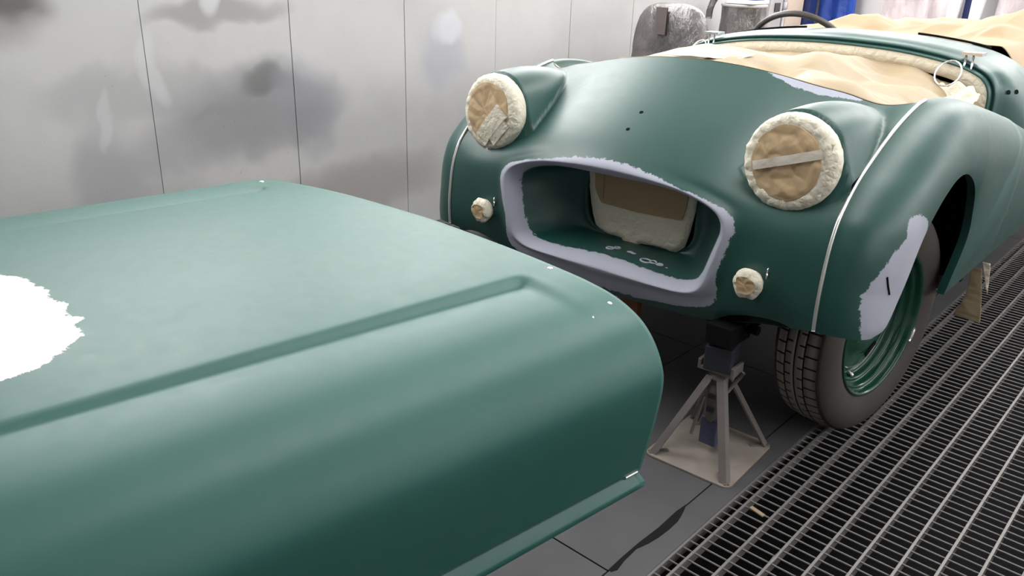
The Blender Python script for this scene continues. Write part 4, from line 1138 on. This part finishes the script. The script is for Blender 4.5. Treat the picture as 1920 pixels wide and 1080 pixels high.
# foil-wrapped bin with a bent duct and lids on top
dcx, dcy, dr = -2.72, 5.25, .145
bn = empty('foil_wrapped_bin', (dcx, dcy, 0), 'tall bin wrapped in crinkled foil at the far end of the sheet-panel wall', 'bin')
V = []; zs = np.linspace(0, .945, 40); nthe = 64
for z in zs:
    for k in range(nthe):
        th = 2*math.pi*k/nthe; r = dr+.010*(fold(math.cos(th)*.5, math.sin(th)*.5, z, 7)-.3)+.006*nz(math.cos(th), math.sin(th), z, 6)
        V.append((dcx+r*math.cos(th), dcy+r*math.sin(th), z))
put('foil_wrap', V, grid_faces(40, nthe, False, True), M['foil'], bn)
MB().lathe([(dr+.004, .938), (dr+.006, .945), (dr+.004, .952), (.0005, .955)], 48, Matrix.Translation((dcx, dcy, 0))).put('rim_lid', M['box_grey'], bn, smooth=True)
V = [(-2.90, 5.12, .86), (-2.895, 5.12, .92), (-2.875, 5.14, .985), (-2.83, 5.18, 1.03), (-2.78, 5.22, 1.05)]
MB().tube([tuple(p) for p in catmull(V, 16)], .022, 12).put('foil_hose', M['foil'], bn, smooth=True)
tag(MB().box(-2.80, -2.60, 5.12, 5.36, .956, .978).put('white_tray', M['white_paint'], bevel=.004), 'white tray lying on top of the foil-wrapped bin', 'tray')
tag(MB().box(-2.70, -2.60, 5.16, 5.30, .979, 1.02).put('blue_carton', M['blue_film'], bevel=.003), 'small blue carton on the white tray over the foil bin', 'carton')

# on the sheet wall: switch box, conduit; beige board; blue post
sb = empty('switch_box', (-2.96, 6.13, .80), 'grey electrical switch box mounted on the wall past the foil bin', 'switch box')
MB().box(-3.0+.001, -2.93, 6.06, 6.27, .70, 1.30).put('box_body', M['box_grey'], sb, bevel=.006)
MB().box(-2.93, -2.918, 6.13, 6.21, .87, .93).put('socket', M['seat_dark'], sb, bevel=.004)
cd = empty('conduit_pipe', (-2.94, 6.36, .0), 'vertical grey conduit pipe between switch box and beige board', 'pipe')
MB().tube([(-2.95, 6.33, .02), (-2.95, 6.33, 2.5)], .022, 12).put('tube', M['pipe'], cd, smooth=True)
MB().lathe([(.03, 0), (.03, .04), (.022, .045)], 16, Matrix.Translation((-2.95, 6.33, .885))).put('coupling', M['pipe'], cd, smooth=True)
tag(MB().box(-2.999, -2.975, 6.44, 6.74, .02, 2.1).put('beige_board', M['beige'], bevel=.004), 'beige board standing against the wall behind the steering wheel', 'board')
bp = tag(MB().box(-2.99, -2.93, 6.76, 6.90, .01, 2.2).put('blue_post', M['dark_blue'], bevel=.006), 'dark blue upright post in the far corner beside the blue sheet', 'post')
def curtain(name, x0, x1, y, mat, label, cat, amp=.03, fr=22, z1=1.42, dark=0):
    n_ = 90; V = []
    for i in range(n_):
        u = i/(n_-1); x = x0+(x1-x0)*u
        for z in np.linspace(.01, z1, 24):
            V.append((x, y-amp*(.5+.5*math.sin(fr*u+2*nz(u*3, z, x)+.4*z))-.03*nz(x, 1, z, 4), z))
    o = put(name, V, grid_faces(n_, 24), mat)
    mo = o.modifiers.new('thickness', 'SOLIDIFY'); mo.thickness = .002
    return tag(o, label, cat)
curtain('blue_sheet', -2.93, -2.62, 6.95, M['blue_film'], 'bright blue plastic sheet hanging in the far corner', 'plastic sheet', .03, 14)
curtain('milky_sheet', -2.40, -1.92, 6.90, M['clear_film'], 'pinkish milky plastic sheet hanging behind the cockpit paper', 'plastic sheet', .05, 20)
curtain('film_roll_sheet', -1.60, -1.15, 6.85, M['clear_film'], 'pale plastic sheet hanging at the far edge beyond the white uprights', 'plastic sheet', .04, 13)
for x, lab in ((-1.87, 'white painted upright nearest the milky plastic sheet'), (-1.72, 'white painted upright beside the pale sheet at the far edge')):
    t = empty('white_upright', (x, 6.8, 0), lab, 'upright', 'white uprights at the far wall')
    MB().box(x-.03, x+.03, 6.76, 6.82, .01, 2.3).put('column', M['white_paint'], t, bevel=.004)
    MB().bar((x, 6.79, .55), (x+.07, 6.79, 1.35), .04, .02).put('brace', M['white_paint'], t)
tag(MB().box(-1.82, -1.775, 6.86, 6.90, .01, 2.2).put('blue_post', M['dark_blue'], bevel=.004), 'narrow dark blue post between the two white uprights', 'post')
